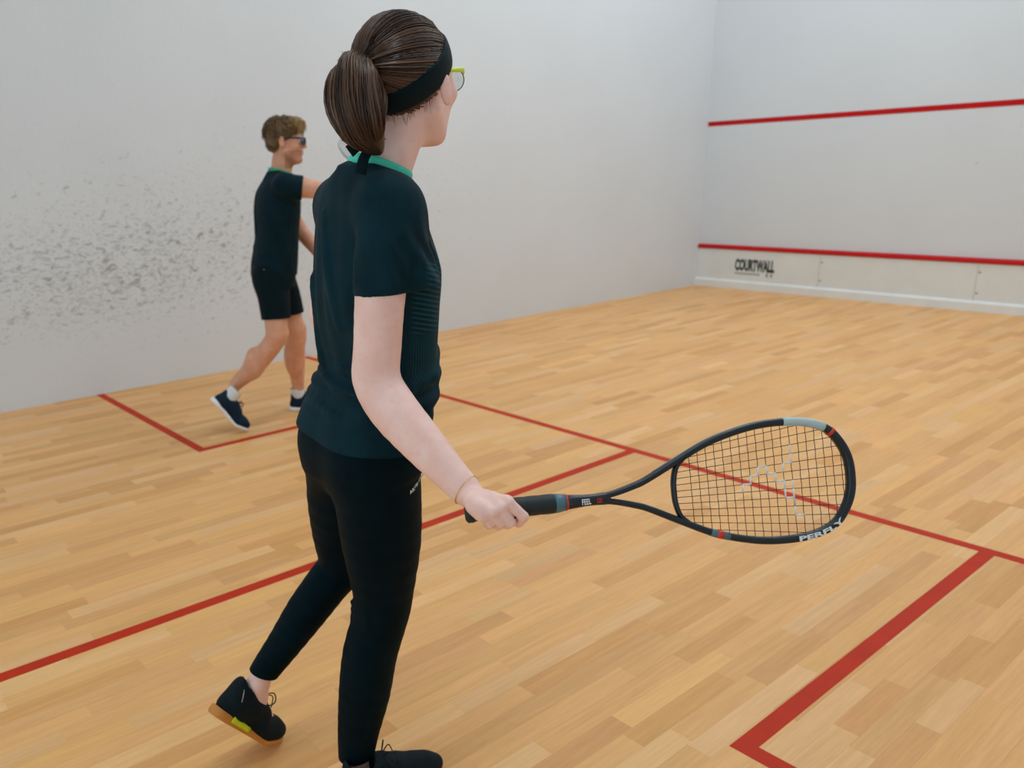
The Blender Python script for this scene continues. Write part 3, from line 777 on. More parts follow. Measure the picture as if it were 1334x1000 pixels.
        for txt, u0, sz, m in (('FEEL', .196, .0135, MT['white_print']), ('125', .222, .0105, mats['red'])):
            v, f = text_geo(txt, sz, .0002, .0002); v[:, 0] *= .62; v[:, 1] -= v[:, 1].max()/2
            P = [at(u0+x, y-.001, .0126+z-max(0, u0+x-.2)*.05) for x, y, z in v]; mesh_obj('shaft_lettering', P, f, m, root, False)
    return root, at
RM = dict(frame=MT['frame_dark'], pale=MT['frame_pale'], blue=MT['frame_blue'], red=MT['red'], grip=MT['grip'], string=MT['string'])
RB = np.array([4.68380407, 1.7954699, 0.84734705]); RG = np.array([0.53953593, 0.84129021, 0.03364173]); RN = np.array([0.80051515, -0.52494847, 0.28914458])
racket_root, RAT = racket('squash_racket', RB, RG, RN, 'dark squash racket with white emblem on its strings, held low by the person in leggings', RM)

# ------------------------------------------------------------------ person in leggings with the racket
WO = np.array([4.17, 1.80, 0.0])
woman = empty('person', WO.tolist(), 'person with a brown ponytail in dark teal shirt and black leggings holding a racket low', 'person')
wh = head_frame((4.346, 1.967, 1.562), -19, 4, 0)
TW = [(.78, 4.262, 1.880, .165, .095, 0), (.88, 4.265, 1.882, .172, .1003, 3), (.93, 4.272, 1.888, .166, .1056, 4), (.98, 4.280, 1.897, .156, .1036, 5), (1.029, 4.289, 1.908, .141, .098, 6),
      (1.078, 4.290, 1.907, .141, .105, 8), (1.142, 4.291, 1.907, .149, .111, 12), (1.219, 4.295, 1.909, .153, .110, 12), (1.295, 4.292, 1.902, .152, .092, 12), (1.345, 4.293, 1.898, .140, .080, 12), (1.385, 4.302, 1.897, .105, .066, 10), (1.412, 4.315, 1.900, .060, .055, 8)]
RLEG = [(4.332, 1.862, .851, .0880), (4.329, 1.865, .762, .0903), (4.320, 1.875, .643, .0850), (4.310, 1.881, .515, .0663), (4.303, 1.877, .456, .0610), (4.285, 1.855, .359, .0611), (4.275, 1.841, .258, .0585), (4.264, 1.826, .156, .0480), (4.259, 1.818, .082, .0405), (4.257, 1.815, .04, .036)]
LLEG = [(4.205, 1.870, .840, .0840), (4.160, 1.882, .704, .0770), (4.116, 1.903, .590, .0670), (4.096, 1.914, .492, .0560), (4.083, 1.880, .448, .0526), (4.061, 1.827, .380, .0499), (4.039, 1.769, .302, .0415), (4.019, 1.720, .237, .0350), (4.008, 1.703, .200, .0320)]
RARM = [(4.425, 1.850, 1.345, .0480), (4.440, 1.824, 1.265, .0470), (4.442, 1.808, 1.183, .0445), (4.440, 1.800, 1.100, .0430), (4.440, 1.795, 1.036, .0430), (4.480, 1.799, .988, .0440), (4.548, 1.809, .938, .0385), (4.610, 1.820, .893, .0305), (4.650, 1.831, .862, .0255)]
LARM = [(4.160, 1.928, 1.345, .0470), (4.142, 1.936, 1.250, .0430), (4.118, 1.922, 1.170, .0400), (4.110, 1.906, 1.110, .0390), (4.114, 1.935, 1.100, .0390), (4.134, 1.990, 1.165, .0350), (4.142, 2.035, 1.250, .0270), (4.145, 2.046, 1.275, .0250)]
def woman_body():
    hx, hy, hz = (4.62, 4.79), (1.76, 1.92), (.79, .91)
    F = Field((3.96, 1.58, 0.03), (4.82, 2.22, 1.72), .0052, fx=[(4.62, 4.78, .0026), (4.26, 4.43, .0036)], fy=[(1.77, 1.90, .0026), (1.9, 2.11, .0036)], fz=[(.79, .90, .0026), (1.43, 1.66, .0036)])
    F.add(p_loft([(z, x, y, rx-.012-(.03 if z < 1.0 else 0), ry-.012-(.012 if z < 1.0 else 0), a) for z, x, y, rx, ry, a in TW[1:]]), .02)
    for L_ in (RLEG, LLEG): F.chain(L_, .02, -.009)
    # feet inside the shoes
    F.chain([(4.257, 1.815, .04, .033), (4.30, 1.90, .035, .022)], .01, sub=1)
    F.chain([(4.008, 1.703, .20, .030), (4.00, 1.70, .13, .024), (3.996, 1.735, .06, .018)], .01, sub=1)
    for A in (RARM, LARM): F.chain(A, .02)
    F.add(p_cone((4.441, 1.782, 1.045), (4.448, 1.785, 1.03), .022, .020), .025)      # elbow point
    F.add(p_cone((4.106, 1.897, 1.10), (4.108, 1.901, 1.09), .022, .020), .02)
    for s, p in ((1, RARM[0]), (-1, LARM[0])): F.add(p_cone((4.30, 1.893, 1.365), p[:3], .042, .044), .02)
    F.chain([(4.318, 1.898, 1.375, .056), (4.335, 1.918, 1.425, .049), (4.343, 1.938, 1.475, .047), (4.345, 1.950, 1.52, .048)], .03)
    head_prims(F, wh, False)
    # right hand closed round the grip
    P = lambda u, w, n: RAT(u, w, n)
    wr = np.array(RARM[-1][:3])
    mcp = [P(.068, .012, .027), P(.052, .006, .031), P(.038, .000, .032), P(.022, -.006, .030)]
    for i, m in enumerate(mcp):
        F.add(p_cone(wr+(m-wr)*.10, m, .0150, .0108), .006)
    F.add(p_ell((wr+mcp[1]+mcp[2])/3+RN*-.004, (nrm(mcp[1]-wr), nrm(np.cross(RN, mcp[1]-wr)), nrm(np.cross(mcp[1]-wr, np.cross(RN, mcp[1]-wr)))), (.032, .022, .013)), .006)
    F.add(p_cone(wr+(P(.020, .018, .004)-wr)*.3, P(.026, .018, .004), .016, .014), .006)
    F.add(p_cone(wr+(P(.010, .014, .022)-wr)*.3, P(.009, .013, .021), .0145, .0140), .006)
    F.add(p_cone(wr+(P(.018, .006, .024)-wr)*.25, P(.019, .006, .0245), .017, .0165), .008)
    pips = [P(.092, -.014, .022), P(.070, -.022, .019), P(.053, -.022, .019), P(.036, -.021, .018)]
    dips = [P(.088, -.027, -.006), P(.069, -.029, -.010), P(.052, -.029, -.010), P(.036, -.027, -.009)]
    tips = [P(.083, -.014, -.024), P(.066, -.014, -.026), P(.050, -.013, -.026), P(.036, -.012, -.024)]
    for i in range(4):
        r = (.0093, .0092, .0087, .0079)[i]
        F.add(p_cone(mcp[i], pips[i], r*1.05, r*.95), .0015); F.add(p_cone(pips[i], dips[i], r*1.0, r*.9), .001); F.add(p_cone(dips[i], tips[i], r*.92, r*.8), .003)
    F.add(p_cone(P(.024, .018, .0), P(.048, .018, -.020), .014, .0118), .006)
    F.add(p_cone(P(.048, .018, -.020), P(.075, .008, -.029), .0115, .0105), .004); F.add(p_cone(P(.075, .010, -.029), P(.094, .000, -.028), .0105, .0085), .004)
    # left hand, relaxed in front of the belly
    hand_prims(F, LARM[-1][:3], np.array([.15, .30, .95]), np.array([-.9, .3, .05]), np.array([.2, -1.0, .2]), (40, 55, 35))
    v, f = F.mesh(1)
    o = mesh_obj('body', v, f, [MT['skin_w'], MT['lips']], woman)
    cen = v[f].mean(1)-hp(wh, 0, 0, 0); lx, ly, lz = cen@wh[1][0], cen@wh[1][1], cen@wh[1][2]
    m = (np.abs(lx) < .024) & (ly > .083) & (((lz+.0575)/.0125)**2+(lx/.024)**2 < 1)
    o.data.polygons.foreach_set('material_index', m.astype(np.int32))
woman_body(); eyes(woman, wh)
def legging_prims(F, off=0.0, n=None):
    F.add(p_loft([(.82, 4.262, 1.880, .150, .085, 0), (.86, 4.262, 1.880, .160, .0925, 0), (.92, 4.268, 1.885, .156, .096, 2), (.99, 4.280, 1.897, .14, .094, 5)], off), .01)
    F.chain(RLEG[:n], .035, off); F.chain(LLEG[:n], .035, off)
    F.add(p_ell((4.322, 1.832, .845), np.eye(3), (.075+off, .066+off, .085+off)), .06); F.add(p_ell((4.222, 1.836, .845), np.eye(3), (.070+off, .064+off, .085+off)), .06)
# shirt
def woman_shirt():
    F = Field((4.02, 1.70, .72), (4.56, 2.08, 1.47), .0046)
    F.add(p_loft(TW, .004), .01)
    for s, A in ((1, RARM), (-1, LARM)):
        sh = np.array(A[0][:3])
        F.add(p_cone((4.302, 1.893, 1.366), sh, .056, .053), .04)
    def sleeve(ch, pt, n, k=.03):
        n = nrm(n)
        Q = spline(np.array(ch, float), 3*(len(ch)-1))
        for i in range(len(Q)-1):
            f, lo, hi = p_cone(Q[i][:3], Q[i+1][:3], Q[i][3], Q[i+1][3])
            F.add((lambda X, Y, Z, f=f: np.maximum(f(X, Y, Z), (X-pt[0])*n[0]+(Y-pt[1])*n[1]+(Z-pt[2])*n[2]), lo, hi), k if i == 0 else .006)
    sleeve([(4.425, 1.852, 1.340, .056), (4.438, 1.832, 1.285, .054), (4.441, 1.819, 1.225, .0535), (4.443, 1.815, 1.130, .055)], (4.443, 1.838, 1.198), (.03, .05, -1))
    sleeve([(4.430, 1.860, 1.31, .046), (4.442, 1.866, 1.24, .054), (4.456, 1.893, 1.130, .058)], (4.443, 1.838, 1.198), (.03, .05, -1))
    sleeve([(4.160, 1.926, 1.340, .051), (4.142, 1.936, 1.26, .050), (4.130, 1.930, 1.13, .050)], (4.132, 1.930, 1.252), (-.1, .10, -1))
    legging_prims(F, .007, 2)
    # folds: soft ridges lying on the cloth
    T = lambda z, th, off=.0: loft_point(TW, z, th, off)
    def fold(pts, r=.011, k=.008):
        Q = spline([T(z, th, .004-r*.32) for z, th in pts], 12)
        for i in range(len(Q)-1): F.add(p_cone(Q[i], Q[i+1], r, r), k)
    for pts in ([(1.005, -100), (.985, -70), (.995, -40), (1.03, -15)], [(.965, -110), (.945, -75), (.955, -40), (.99, -5)], [(.925, -100), (.915, -60), (.93, -25)],
                [(1.04, -80), (1.02, -50), (1.04, -25)], [(1.10, -50), (1.16, -38), (1.24, -28)], [(1.06, -45), (1.13, -28), (1.20, -18)], [(.90, -40), (.91, 0), (.94, 25)],
                [(1.20, -120), (1.10, -112), (1.02, -110)], [(1.33, -95), (1.22, -78), (1.12, -66)], [(.955, 20), (.985, 45), (1.03, 60)], [(1.01, 30), (1.05, 60), (1.07, 85)]):
        fold(pts)
    for a, b in (((4.482, 1.80, 1.225), (4.474, 1.815, 1.30)), ((4.495, 1.862, 1.222), (4.478, 1.86, 1.30)), ((4.432, 1.775, 1.222), (4.415, 1.80, 1.29))):
        F.add(p_cone(a, b, .010, .006), .014)
    F.add(p_cone((4.36, 1.835, 1.10), (4.405, 1.835, 1.27), .012, .010), .02)
    # soft relief of the cloth: creases gathering at the waist, long drapes on the back, slanting pulls on the sleeve
    tp = 2*math.pi
    F.warp(lambda X, Y, Z: -.0034*np.exp(-((Z-.992)/.045)**2)*np.sin(tp*(Z/.036+.55*np.sin(9*(X-4.2)+5*(Y-1.8)+14*(Z-1)))))
    F.warp(lambda X, Y, Z: -.0022*np.exp(-((Z-1.17)/.13)**2)*np.clip((1.90-Y)/.05, 0, 1)*np.sin(tp*((X-.35*Y)/.062+1.3*(Z-1.1)))*np.clip((4.39-X)/.03, 0, 1))
    F.warp(lambda X, Y, Z: -.0022*np.clip((X-4.41)/.03, 0, 1)*np.clip((Z-1.20)/.02, 0, 1)*np.clip((1.34-Z)/.05, 0, 1)*np.sin(tp*(Y/.042+Z/.09+.2*np.sin(40*Z))))
    v, f = F.mesh(1)
    neck = lambda c: c.z > 1.345 and (c.x-4.33)**2+(c.y-1.905)**2 < .088**2
    hem = lambda c: c.z < .99 and abs(c.x-4.27) < .25
    rs = lambda c: c.x > 4.375 and 1.10 < c.z < 1.24 and (Vector((c.x-4.44, c.y-1.845)).length < .085)
    V, Fc = cut(v, f, [((4.28, 1.885, .886), (-.08, .0, -1), hem),
                       ((4.33, 1.905, 1.402), (.06, .44, 1), neck)])
    o = solidify(mesh_obj('shirt', V, Fc, MT['shirt_w'], woman), .0025)
    # remove loose bits below the sleeves
    bm = bmesh.new(); bm.from_mesh(o.data); seen = set(); comps = []
    bm.verts.ensure_lookup_table()
    for vv in bm.verts:
        if vv.index in seen: continue
        st = [vv]; comp = []; seen.add(vv.index)
        while st:
            q = st.pop(); comp.append(q)
            for e in q.link_edges:
                w2 = e.other_vert(q)
                if w2.index not in seen: seen.add(w2.index); st.append(w2)
        comps.append(comp)
    big = max(comps, key=len)
    for c_ in comps:
        if c_ is not big: bmesh.ops.delete(bm, geom=c_, context='VERTS')
    bm.to_mesh(o.data); bm.free(); o.data.shade_smooth()
    return o, F
shirt_w, FS = woman_shirt()
def ring_on_field(F, p, n, mat, name, parent, r=.003, flat=None, a0=0, a1=360, off=.0, rmax=.12, seg=72, lab=None, rmin=.0):
    """thin trim following the cloth surface where a plane crosses it"""
    n = nrm(n); e1 = nrm(np.cross(n, [0, 1, .1])); e2 = np.cross(n, e1); pts = []
    from_ax = lambda q: tuple(np.clip(np.searchsorted(ax_, q[i]), 1, len(ax_)-1) for i, ax_ in enumerate((F.x, F.y, F.z)))
    for k in range(seg+1):
        a = R(a0+(a1-a0)*k/seg); d = e1*math.cos(a)+e2*math.sin(a); hit = None
        for t in np.linspace(.01, rmax, 160):
            if F.V[from_ax(np.array(p)+d*t)] > 0: hit = t; break
        pts.append(np.array(p)+d*max(rmin, (hit or rmax)+off))
    P = np.array(pts); closed = abs(a1-a0) >= 359
    if closed:
        P = P[:-1]
        for _ in range(4): P = (np.roll(P, 1, 0)+P*2+np.roll(P, -1, 0))/4
    return Geo().tube(P, r, 8, closed=closed, frame=n, rad2=flat or r).build(name, mat, parent, label=lab)
ring_on_field(FS, (4.33, 1.905, 1.408), (.06, .44, 1), MT['mint'], 'collar', woman, .0030, .0105, rmax=.09, rmin=.058, off=-.001, lab='mint green inner neckband of the shirt')
ring_on_field(FS, (4.135, 1.930, 1.257), (-.1, .10, -1), MT['mint'], 'sleeve_trim', woman, .0025, .004, rmax=.07, lab='mint green sleeve edge')
# leggings
def woman_leggings():
    F = Field((3.94, 1.64, .03), (4.48, 2.04, 1.02), .0048)
    legging_prims(F)
    for z, dy in ((.470, -.054), (.488, -.055), (.452, -.053)):
        F.add(p_cone((4.26, 1.872+dy*.8, z), (4.33, 1.868+dy*.9, z+.012), .004, .003), .012)
    v, f = F.mesh(1)
    V, Fc = cut(v, f, [((4.259, 1.818, .090), (.05, .10, -1), lambda c: c.x > 4.15 and c.z < .2), ((4.018, 1.718, .232), (-.1, -.30, -.75), lambda c: c.x < 4.12 and c.z < .34 and c.y < 1.80), ((4.28, 1.9, .985), (0, 0, 1), None)])
    return solidify(mesh_obj('leggings', V, Fc, MT['leggings'], woman), .002), F
leg_w, FL = woman_leggings()
# shoes
shoe(woman, (4.345, 2.000, .0), 14, 0, .268, 0, MT['shoe_b'], MT['gum'], MT['lime'])
shoe(woman, (3.992, 1.752, .006), -6, 50, .262, 20, MT['shoe_b'], MT['gum'], MT['lime'], white_heel=True, high=.004)
# hair
def woman_hair():
    A = wh[1]; P = lambda *q: hp(wh, *q)
    hc, hr = np.array([0, -.026, .030]), np.array([.084, .105, .092])
    pn = nrm([0, .65, -.76]); pd = pn@np.array([0, .086, .064])
    F = Field(P(0, 0, 0)-.17, P(0, 0, 0)+.17, .0034)
    F.add(p_ell(P(*hc), A, tuple(hr)), .01)
    # cut away in front of the hairline
    o = P(0, 0, 0); nw = A[1]*pn[1]+A[2]*pn[2]
    f_pl = (lambda X, Y, Z: -((X-o[0])*nw[0]+(Y-o[1])*nw[1]+(Z-o[2])*nw[2]-pd), o-.2, o+.2)
    F.sub(f_pl, .012)
    PT = [(4.370, 1.852, 1.583, .0150), (4.379, 1.824, 1.574, .0330), (4.391, 1.811, 1.551, .0440), (4.397, 1.806, 1.519, .0475), (4.402, 1.813, 1.488, .0430), (4.405, 1.829, 1.460, .0280), (4.410, 1.843, 1.440, .0080)]
    for sd in (-1, 1): F.sub(p_ell(P(sd*.088, .002, -.012), A, (.03, .022, .032)), .006)
    F.chain([q[:3]+(q[3]*.86,) for q in PT], .008)
    base = F.mesh(2)
    paths, rads, tones = [], [], []
    tie = np.linalg.inv(np.stack(A, 1))@(np.array(PT[0][:3])-o); td = (tie-hc)/hr; td /= np.linalg.norm(td)
    hb_ = (hc*0)
    # roots on the hairline: where the plane meets the cap
    c0 = (pd-pn@hc); e1 = np.array([1.0, 0, 0]); e2 = np.cross(pn, e1)
    N1 = 900
    for k in range(N1):
        ph = 2*math.pi*(k+rng.random())/N1; dirv = e1*math.cos(ph)+e2*math.sin(ph)
        # point on ellipsoid along the plane circle
        b = pn*c0; qa = np.sum((dirv/hr)**2); qb = 2*np.sum(dirv*b/hr**2); qc = np.sum((b/hr)**2)-1
        t = (-qb+math.sqrt(max(0, qb*qb-4*qa*qc)))/(2*qa); q = (b+dirv*t)/hr; q /= np.linalg.norm(q)
        jit = rng.normal(0, .012, 3); lift = 1.006+abs(rng.normal(0, .010))
        pts = []
        om = math.acos(np.clip(q@td, -1, 1)); st = rng.random()*.45
        for s in np.linspace(st, 1, 12):
            d = (math.sin((1-s)*om)*q+math.sin(s*om)*td)/math.sin(om)+jit*math.sin(math.pi*s)
            d /= np.linalg.norm(d); wob = 1+.004*math.sin(9*s+ph*7)
            pts.append(P(*(hc+hr*d*lift*wob)))
        paths.append(pts); rads.append(.0010+.0006*rng.random()); tones.append(float(np.clip(rng.normal(.28, .26), 0, 1)))
    C4 = spline(PT, 48)
    for k in range(1300):
        a = rng.random()*2*math.pi; rr = math.sqrt(rng.random()); rr = .80+.26*rng.random()+.07*math.sin(5*a)
        e = nrm(np.array([.75, .65, .05])); pts = []; end = .80+.22*rng.random(); tw = rng.normal(0, .25)
        for s in np.linspace(0, min(1, end), 16):
            q = C4[min(len(C4)-1, int(s*(len(C4)-1)))]
            i = min(len(C4)-2, int(s*(len(C4)-1))); T = nrm(C4[i+1][:3]-C4[i][:3]); b1 = nrm(np.cross(T, e)); b2 = np.cross(T, b1)
            aa = a+tw*s; pts.append(q[:3]+(b1*math.cos(aa)+b2*math.sin(aa))*q[3]*rr*(1+.06*math.sin(4*a+7*s)))
        paths.append(pts); rads.append(.0010+.0007*rng.random()); tones.append(float(np.clip(rng.normal(.36, .30), 0, 1)))
    nb = nrm([0, .559, -.829]); bc = nb*(-.004-nb@hc); f2_ = np.cross(nb, e1)
    for k in range(260):     # short nape hair below the band
        ph = rng.uniform(0, 2*math.pi); dirv = e1*math.cos(ph)+f2_*math.sin(ph)
        qa = np.sum((dirv/hr)**2); qb = 2*np.sum(dirv*bc/hr**2); qc = np.sum((bc/hr)**2)-1
        t = (-qb+math.sqrt(max(0, qb*qb-4*qa*qc)))/(2*qa); q0 = hc+(bc+dirv*t)*.985
        if q0[1] > -.028: continue
        fl = nrm(np.array([-.35*q0[0]/.08+rng.normal(0, .15), .30+rng.normal(0, .1), -.85])); ln = .010+.03*rng.random()**2
        paths.append([P(*(q0+fl*ln*s_+np.array([0, -.003*math.sin(3*s_), 0]))) for s_ in np.linspace(0, 1, 5)]); rads.append(.00042); tones.append(.6)
    for k in range(14):
        q0 = np.array(PT[0][:3]); d = nrm(np.array([-.35, -.55, .1])+rng.normal(0, .25, 3)); paths.append(spline([q0, q0+d*.03+np.array([0, 0, .006]), q0+d*.055+np.array([0, 0, .002])], 6)); rads.append(.0004); tones.append(.4)
    h = strands_obj('hair', paths, rads, tones, MT['hair_w'], woman, base, .12); h['label'] = 'dark brown hair tied into a ponytail'
    # hair tie
    q = C4[1]; T = nrm(C4[4][:3]-C4[0][:3]); b1 = nrm(np.cross(T, [0, 0, 1.0])); b2 = np.cross(T, b1)
    Geo().tube([q[:3]+(b1*math.cos(a)+b2*math.sin(a))*.0185 for a in np.linspace(0, 2*math.pi, 25)[:-1]], .0045, 8, closed=True).build('hair_tie', MT['band'], woman)
    # headband: slab of the cap, slightly proud
    G = Field(P(0, 0, 0)-.17, P(0, 0, 0)+.17, .0034)
    G.add(p_ell(P(*hc), A, tuple(hr+.0065)), .01); 
    n2 = nrm([0, .559, -.829]); nw2 = A[1]*n2[1]+A[2]*n2[2]; d2 = -.002
    G.sub((lambda X, Y, Z: -((X-o[0])*nw2[0]+(Y-o[1])*nw2[1]+(Z-o[2])*nw2[2]-d2), o-.2, o+.2), .002)
    G.sub((lambda X, Y, Z: ((X-o[0])*nw2[0]+(Y-o[1])*nw2[1]+(Z-o[2])*nw2[2]-(d2-.046)), o-.2, o+.2), .002)
    v, f = G.mesh(1); mesh_obj('headband', v, f, MT['band'], woman, label='wide black headband')
    # tie ends of the headband at the nape
    def ribbon(pts, wid, name):
        Q = spline(pts, 18); Geo().tube(Q, np.linspace(wid*.7, wid, len(Q)), 10, frame=np.array([.77, -.6, .15]), rad2=.002).build(name, MT['band'], woman)
    ribbon([(4.400, 1.862, 1.468), (4.386, 1.840, 1.458), (4.376, 1.822, 1.452), (4.367, 1.808, 1.441)], .012, 'headband_tail')
    ribbon([(4.404, 1.858, 1.466), (4.396, 1.838, 1.450), (4.392, 1.822, 1.428), (4.391, 1.813, 1.402)], .011, 'headband_tail')
woman_hair()
# sports glasses
def glasses(person, fr, temple_mat, lens_mat, rim_mat, side_w=.0790, rim_r=.0010):
    A = fr[1]; P = lambda *q: hp(fr, *q)
    G = None
    for s in (-1, 1):
        pts = spline([P(s*side_w, -.006, .016), P(s*(side_w+.001), .030, .017), P(s*(side_w-.003), .070, .018), P(s*.066, .094, .016)], 18)
        t = Geo().tube(pts, np.linspace(.0028, .0062, len(pts)), 10, frame=A[0], rad2=.0022).build('glasses_temple', temple_mat, person)
        rim = [P(s*(.036+.031*math.cos(a)), .112-.020*((.036+.031*math.cos(a))/.066)**2, .002+.020*math.sin(a)) for a in np.linspace(0, 2*math.pi, 33)[:-1]]
        Geo().tube(rim, rim_r, 6, closed=True).build('glasses_rim', rim_mat, person)
        c = P(s*.036, .110, .002); L_ = Geo(); L_.add([c]+rim, [(0, 1+i, 1+(i+1) % 32) for i in range(32)])
        solidify(L_.build('glasses_lens', lens_mat, person), .0015)
    Geo().tube([P(-.006, .112, .004), P(0, .1135, .006), P(.006, .112, .004)], .0018, 6).build('glasses_bridge', rim_mat, person)
glasses(woman, wh, MT['lime'], MT['lens'], MT['frame_dark'])
# bracelet: fine chain round the right wrist
c0 = np.array([4.644, 1.8295, .8675]); T = nrm(np.array(RARM[-1][:3])-np.array(RARM[-2][:3])); b1 = nrm(np.cross(T, [0, 0, 1])); b2 = np.cross(T, b1)
T2 = nrm(T+.25*np.array([0, 0, 1]))
b1 = nrm(np.cross(T2, [0, 0, 1])); b2 = np.cross(T2, b1)
angs = np.linspace(0, 2*math.pi, 97)[:-1]
Geo().tube([c0+(b1*math.cos(a)+b2*math.sin(a))*(.0278) for a in angs], [.0013+.0007*math.cos(a*32) for a in angs], 6, closed=True).build('bracelet', MT['gold'], woman, label='fine gold chain bracelet')
# print on the leggings and the shirt hem
def print_on(F, txt, size, p, right, up, out, mat, name, parent, lift=.0012, sx=1):
    v, f = text_geo(txt, size, .0002, .0001); right, up, out = nrm(right), nrm(up), nrm(out); P = []
    for x, y, z in v:
        q = np.array(p)+right*x*sx+up*y+out*.05
        for _ in range(100):
            i = tuple(np.clip(np.searchsorted(ax_, q[j]), 1, len(ax_)-1) for j, ax_ in enumerate((F.x, F.y, F.z)))
            if F.V[i] <= .003: break
            q = q-out*.001
        P.append(q+out*(lift+z))
    return mesh_obj(name, P, f, mat, parent, False)
print_on(FL, 'ARTENGO', .0105, (4.428, 1.878, .779), (.30, .85, .42), (-.1, -.3, .9), (.95, -.3, 0), MT['white_print'], 'leggings_print', woman)
print_on(FS, '//', .012, (4.425, 1.842, .914), (.5, .85, .1), (0, 0, 1), (.85, -.5, 0), MT['white_print'], 'hem_print', woman)

# ------------------------------------------------------------------ person by the left service box
MO = np.array([1.40, 3.18, 0.0])
man = empty('person', MO.tolist(), 'person with short blond hair in dark shirt and black shorts beside the left wall', 'person')
mh = head_frame((1.512, 3.352, 1.580), 36, -2)
MT_ = [(.86, 1.441, 3.259, .165, .122, 15), (.94, 1.447, 3.267, .165, .122, 15), (1.025, 1.456, 3.279, .160, .116, 15), (1.11, 1.464, 3.289, .165, .112, 15), (1.214, 1.469, 3.295, .178, .119, 15), (1.300, 1.474, 3.302, .182, .112, 15),
       (1.345, 1.478, 3.308, .165, .098, 15), (1.385, 1.483, 3.314, .120, .078, 15), (1.425, 1.488, 3.320, .070, .060, 15)]
mR = [(1.490, 3.215, .880, .090), (1.520, 3.205, .760, .085), (1.540, 3.195, .640, .072), (1.553, 3.186, .550, .060), (1.545, 3.172, .505, .057), (1.500, 3.120, .425, .057), (1.455, 3.060, .345, .052), (1.415, 3.000, .285, .040), (1.398, 2.975, .255, .034)]
mL = [(1.385, 3.310, .880, .088), (1.400, 3.345, .740, .080), (1.412, 3.372, .620, .066), (1.416, 3.385, .530, .057), (1.405, 3.392, .460, .055), (1.370, 3.405, .360, .056), (1.338, 3.425, .250, .046), (1.315, 3.438, .150, .036), (1.308, 3.440, .100, .035)]
mRA = [(1.640, 3.262, 1.350, .056), (1.690, 3.340, 1.338, .052), (1.745, 3.420, 1.320, .045), (1.790, 3.485, 1.306, .042), (1.825, 3.555, 1.304, .041), (1.862, 3.640, 1.302, .032), (1.888, 3.695, 1.300, .027)]
mLA = [(1.315, 3.385, 1.345, .055), (1.345, 3.420, 1.245, .049), (1.385, 3.455, 1.150, .044), (1.418, 3.482, 1.080, .041), (1.455, 3.505, 1.030, .040), (1.520, 3.530, .960, .034), (1.565, 3.540, .910, .027)]
MB = np.array([1.963, 3.757, 1.245]); MG = nrm(np.array([-.822, .155, .548])); MN = nrm(np.array([-.476, .341, -.81]))
def man_body():
    F = Field((1.18, 2.90, .03), (2.05, 3.86, 1.72), .0062, fx=[(1.41, 1.63, .0042)], fz=[(1.44, 1.66, .0042)])
    F.add(p_loft([(z, x, y, rx-.014-(.03 if z < 1.0 else 0), ry-.014-(.02 if z < 1.0 else 0), a) for z, x, y, rx, ry, a in MT_]), .02)
    for L_ in (mR, mL): F.chain([q[:3]+(q[3]-(.018, .014, .008)[i] if i < 3 else q[3],) for i, q in enumerate(L_)], .02)
    F.chain([(1.398, 2.975, .255, .032), (1.41, 2.93, .20, .03), (1.46, 2.955, .07, .022)], .01, sub=1)
    F.chain([(1.308, 3.440, .10, .034), (1.32, 3.47, .05, .03), (1.37, 3.56, .035, .022)], .01, sub=1)
    for q in (mR, mL): F.add(p_cone(np.array(q[3][:3])+[.02, .03, .0], np.array(q[4][:3])+[.015, .028, .01], .030, .028), .03)
    F.add(p_ell((1.466, 3.070, .385), np.eye(3), (.042, .042, .085)), .04); F.add(p_ell((1.358, 3.388, .340), np.eye(3), (.040, .044, .10)), .04)
    for A in (mRA, mLA): F.chain(A, .02)
    for p in (mRA[0], mLA[0]): F.add(p_cone((1.482, 3.315, 1.362), p[:3], .044, .050), .02)
    F.chain([(1.484, 3.318, 1.37, .060), (1.492, 3.328, 1.43, .056), (1.500, 3.338, 1.50, .055)], .03)
    head_prims(F, mh, True)
    # right hand round the racket grip, left hand relaxed
    wr = np.array(mRA[-1][:3]); d = nrm(np.array([.43, .90, 0])-MG*.5*np.dot(MG, [.43, .90, 0])); nbk = np.cross(d, MG)
    hand_prims(F, wr, d, nbk if nbk[2] > 0 else -nbk, MG, (72, 82, 50), 2, 1.05, 60)
    hand_prims(F, mLA[-1][:3], np.array([.6, .35, -.72]), np.array([-.45, .85, 0]), np.array([.6, .2, .7]), (25, 35, 20), 4, 1.08)
    v, f = F.mesh(1); o = mesh_obj('body', v, f, [MT['skin_m'], MT['lips'], MT['stubble']], man)
    cen = v[f].mean(1)-hp(mh, 0, 0, 0); lx, ly, lz = cen@mh[1][0], cen@mh[1][1], cen@mh[1][2]
    m = ((np.abs(lx) < .024) & (ly > .083) & (((lz+.0575)/.0125)**2+(lx/.024)**2 < 1)).astype(np.int32)
    st = (lz < -.045-.25*np.maximum(0, .03-ly)) & (ly > .0) & (lz > -.14) & (np.abs(lx) < .07) & (m == 0); m[st] = 2
    o.data.polygons.foreach_set('material_index', m)
MT['stubble'] = skin('stubbled_skin', srgb(168, 116, 88), srgb(190, 136, 108), srgb(150, 100, 76))
man_body(); eyes(man, mh)
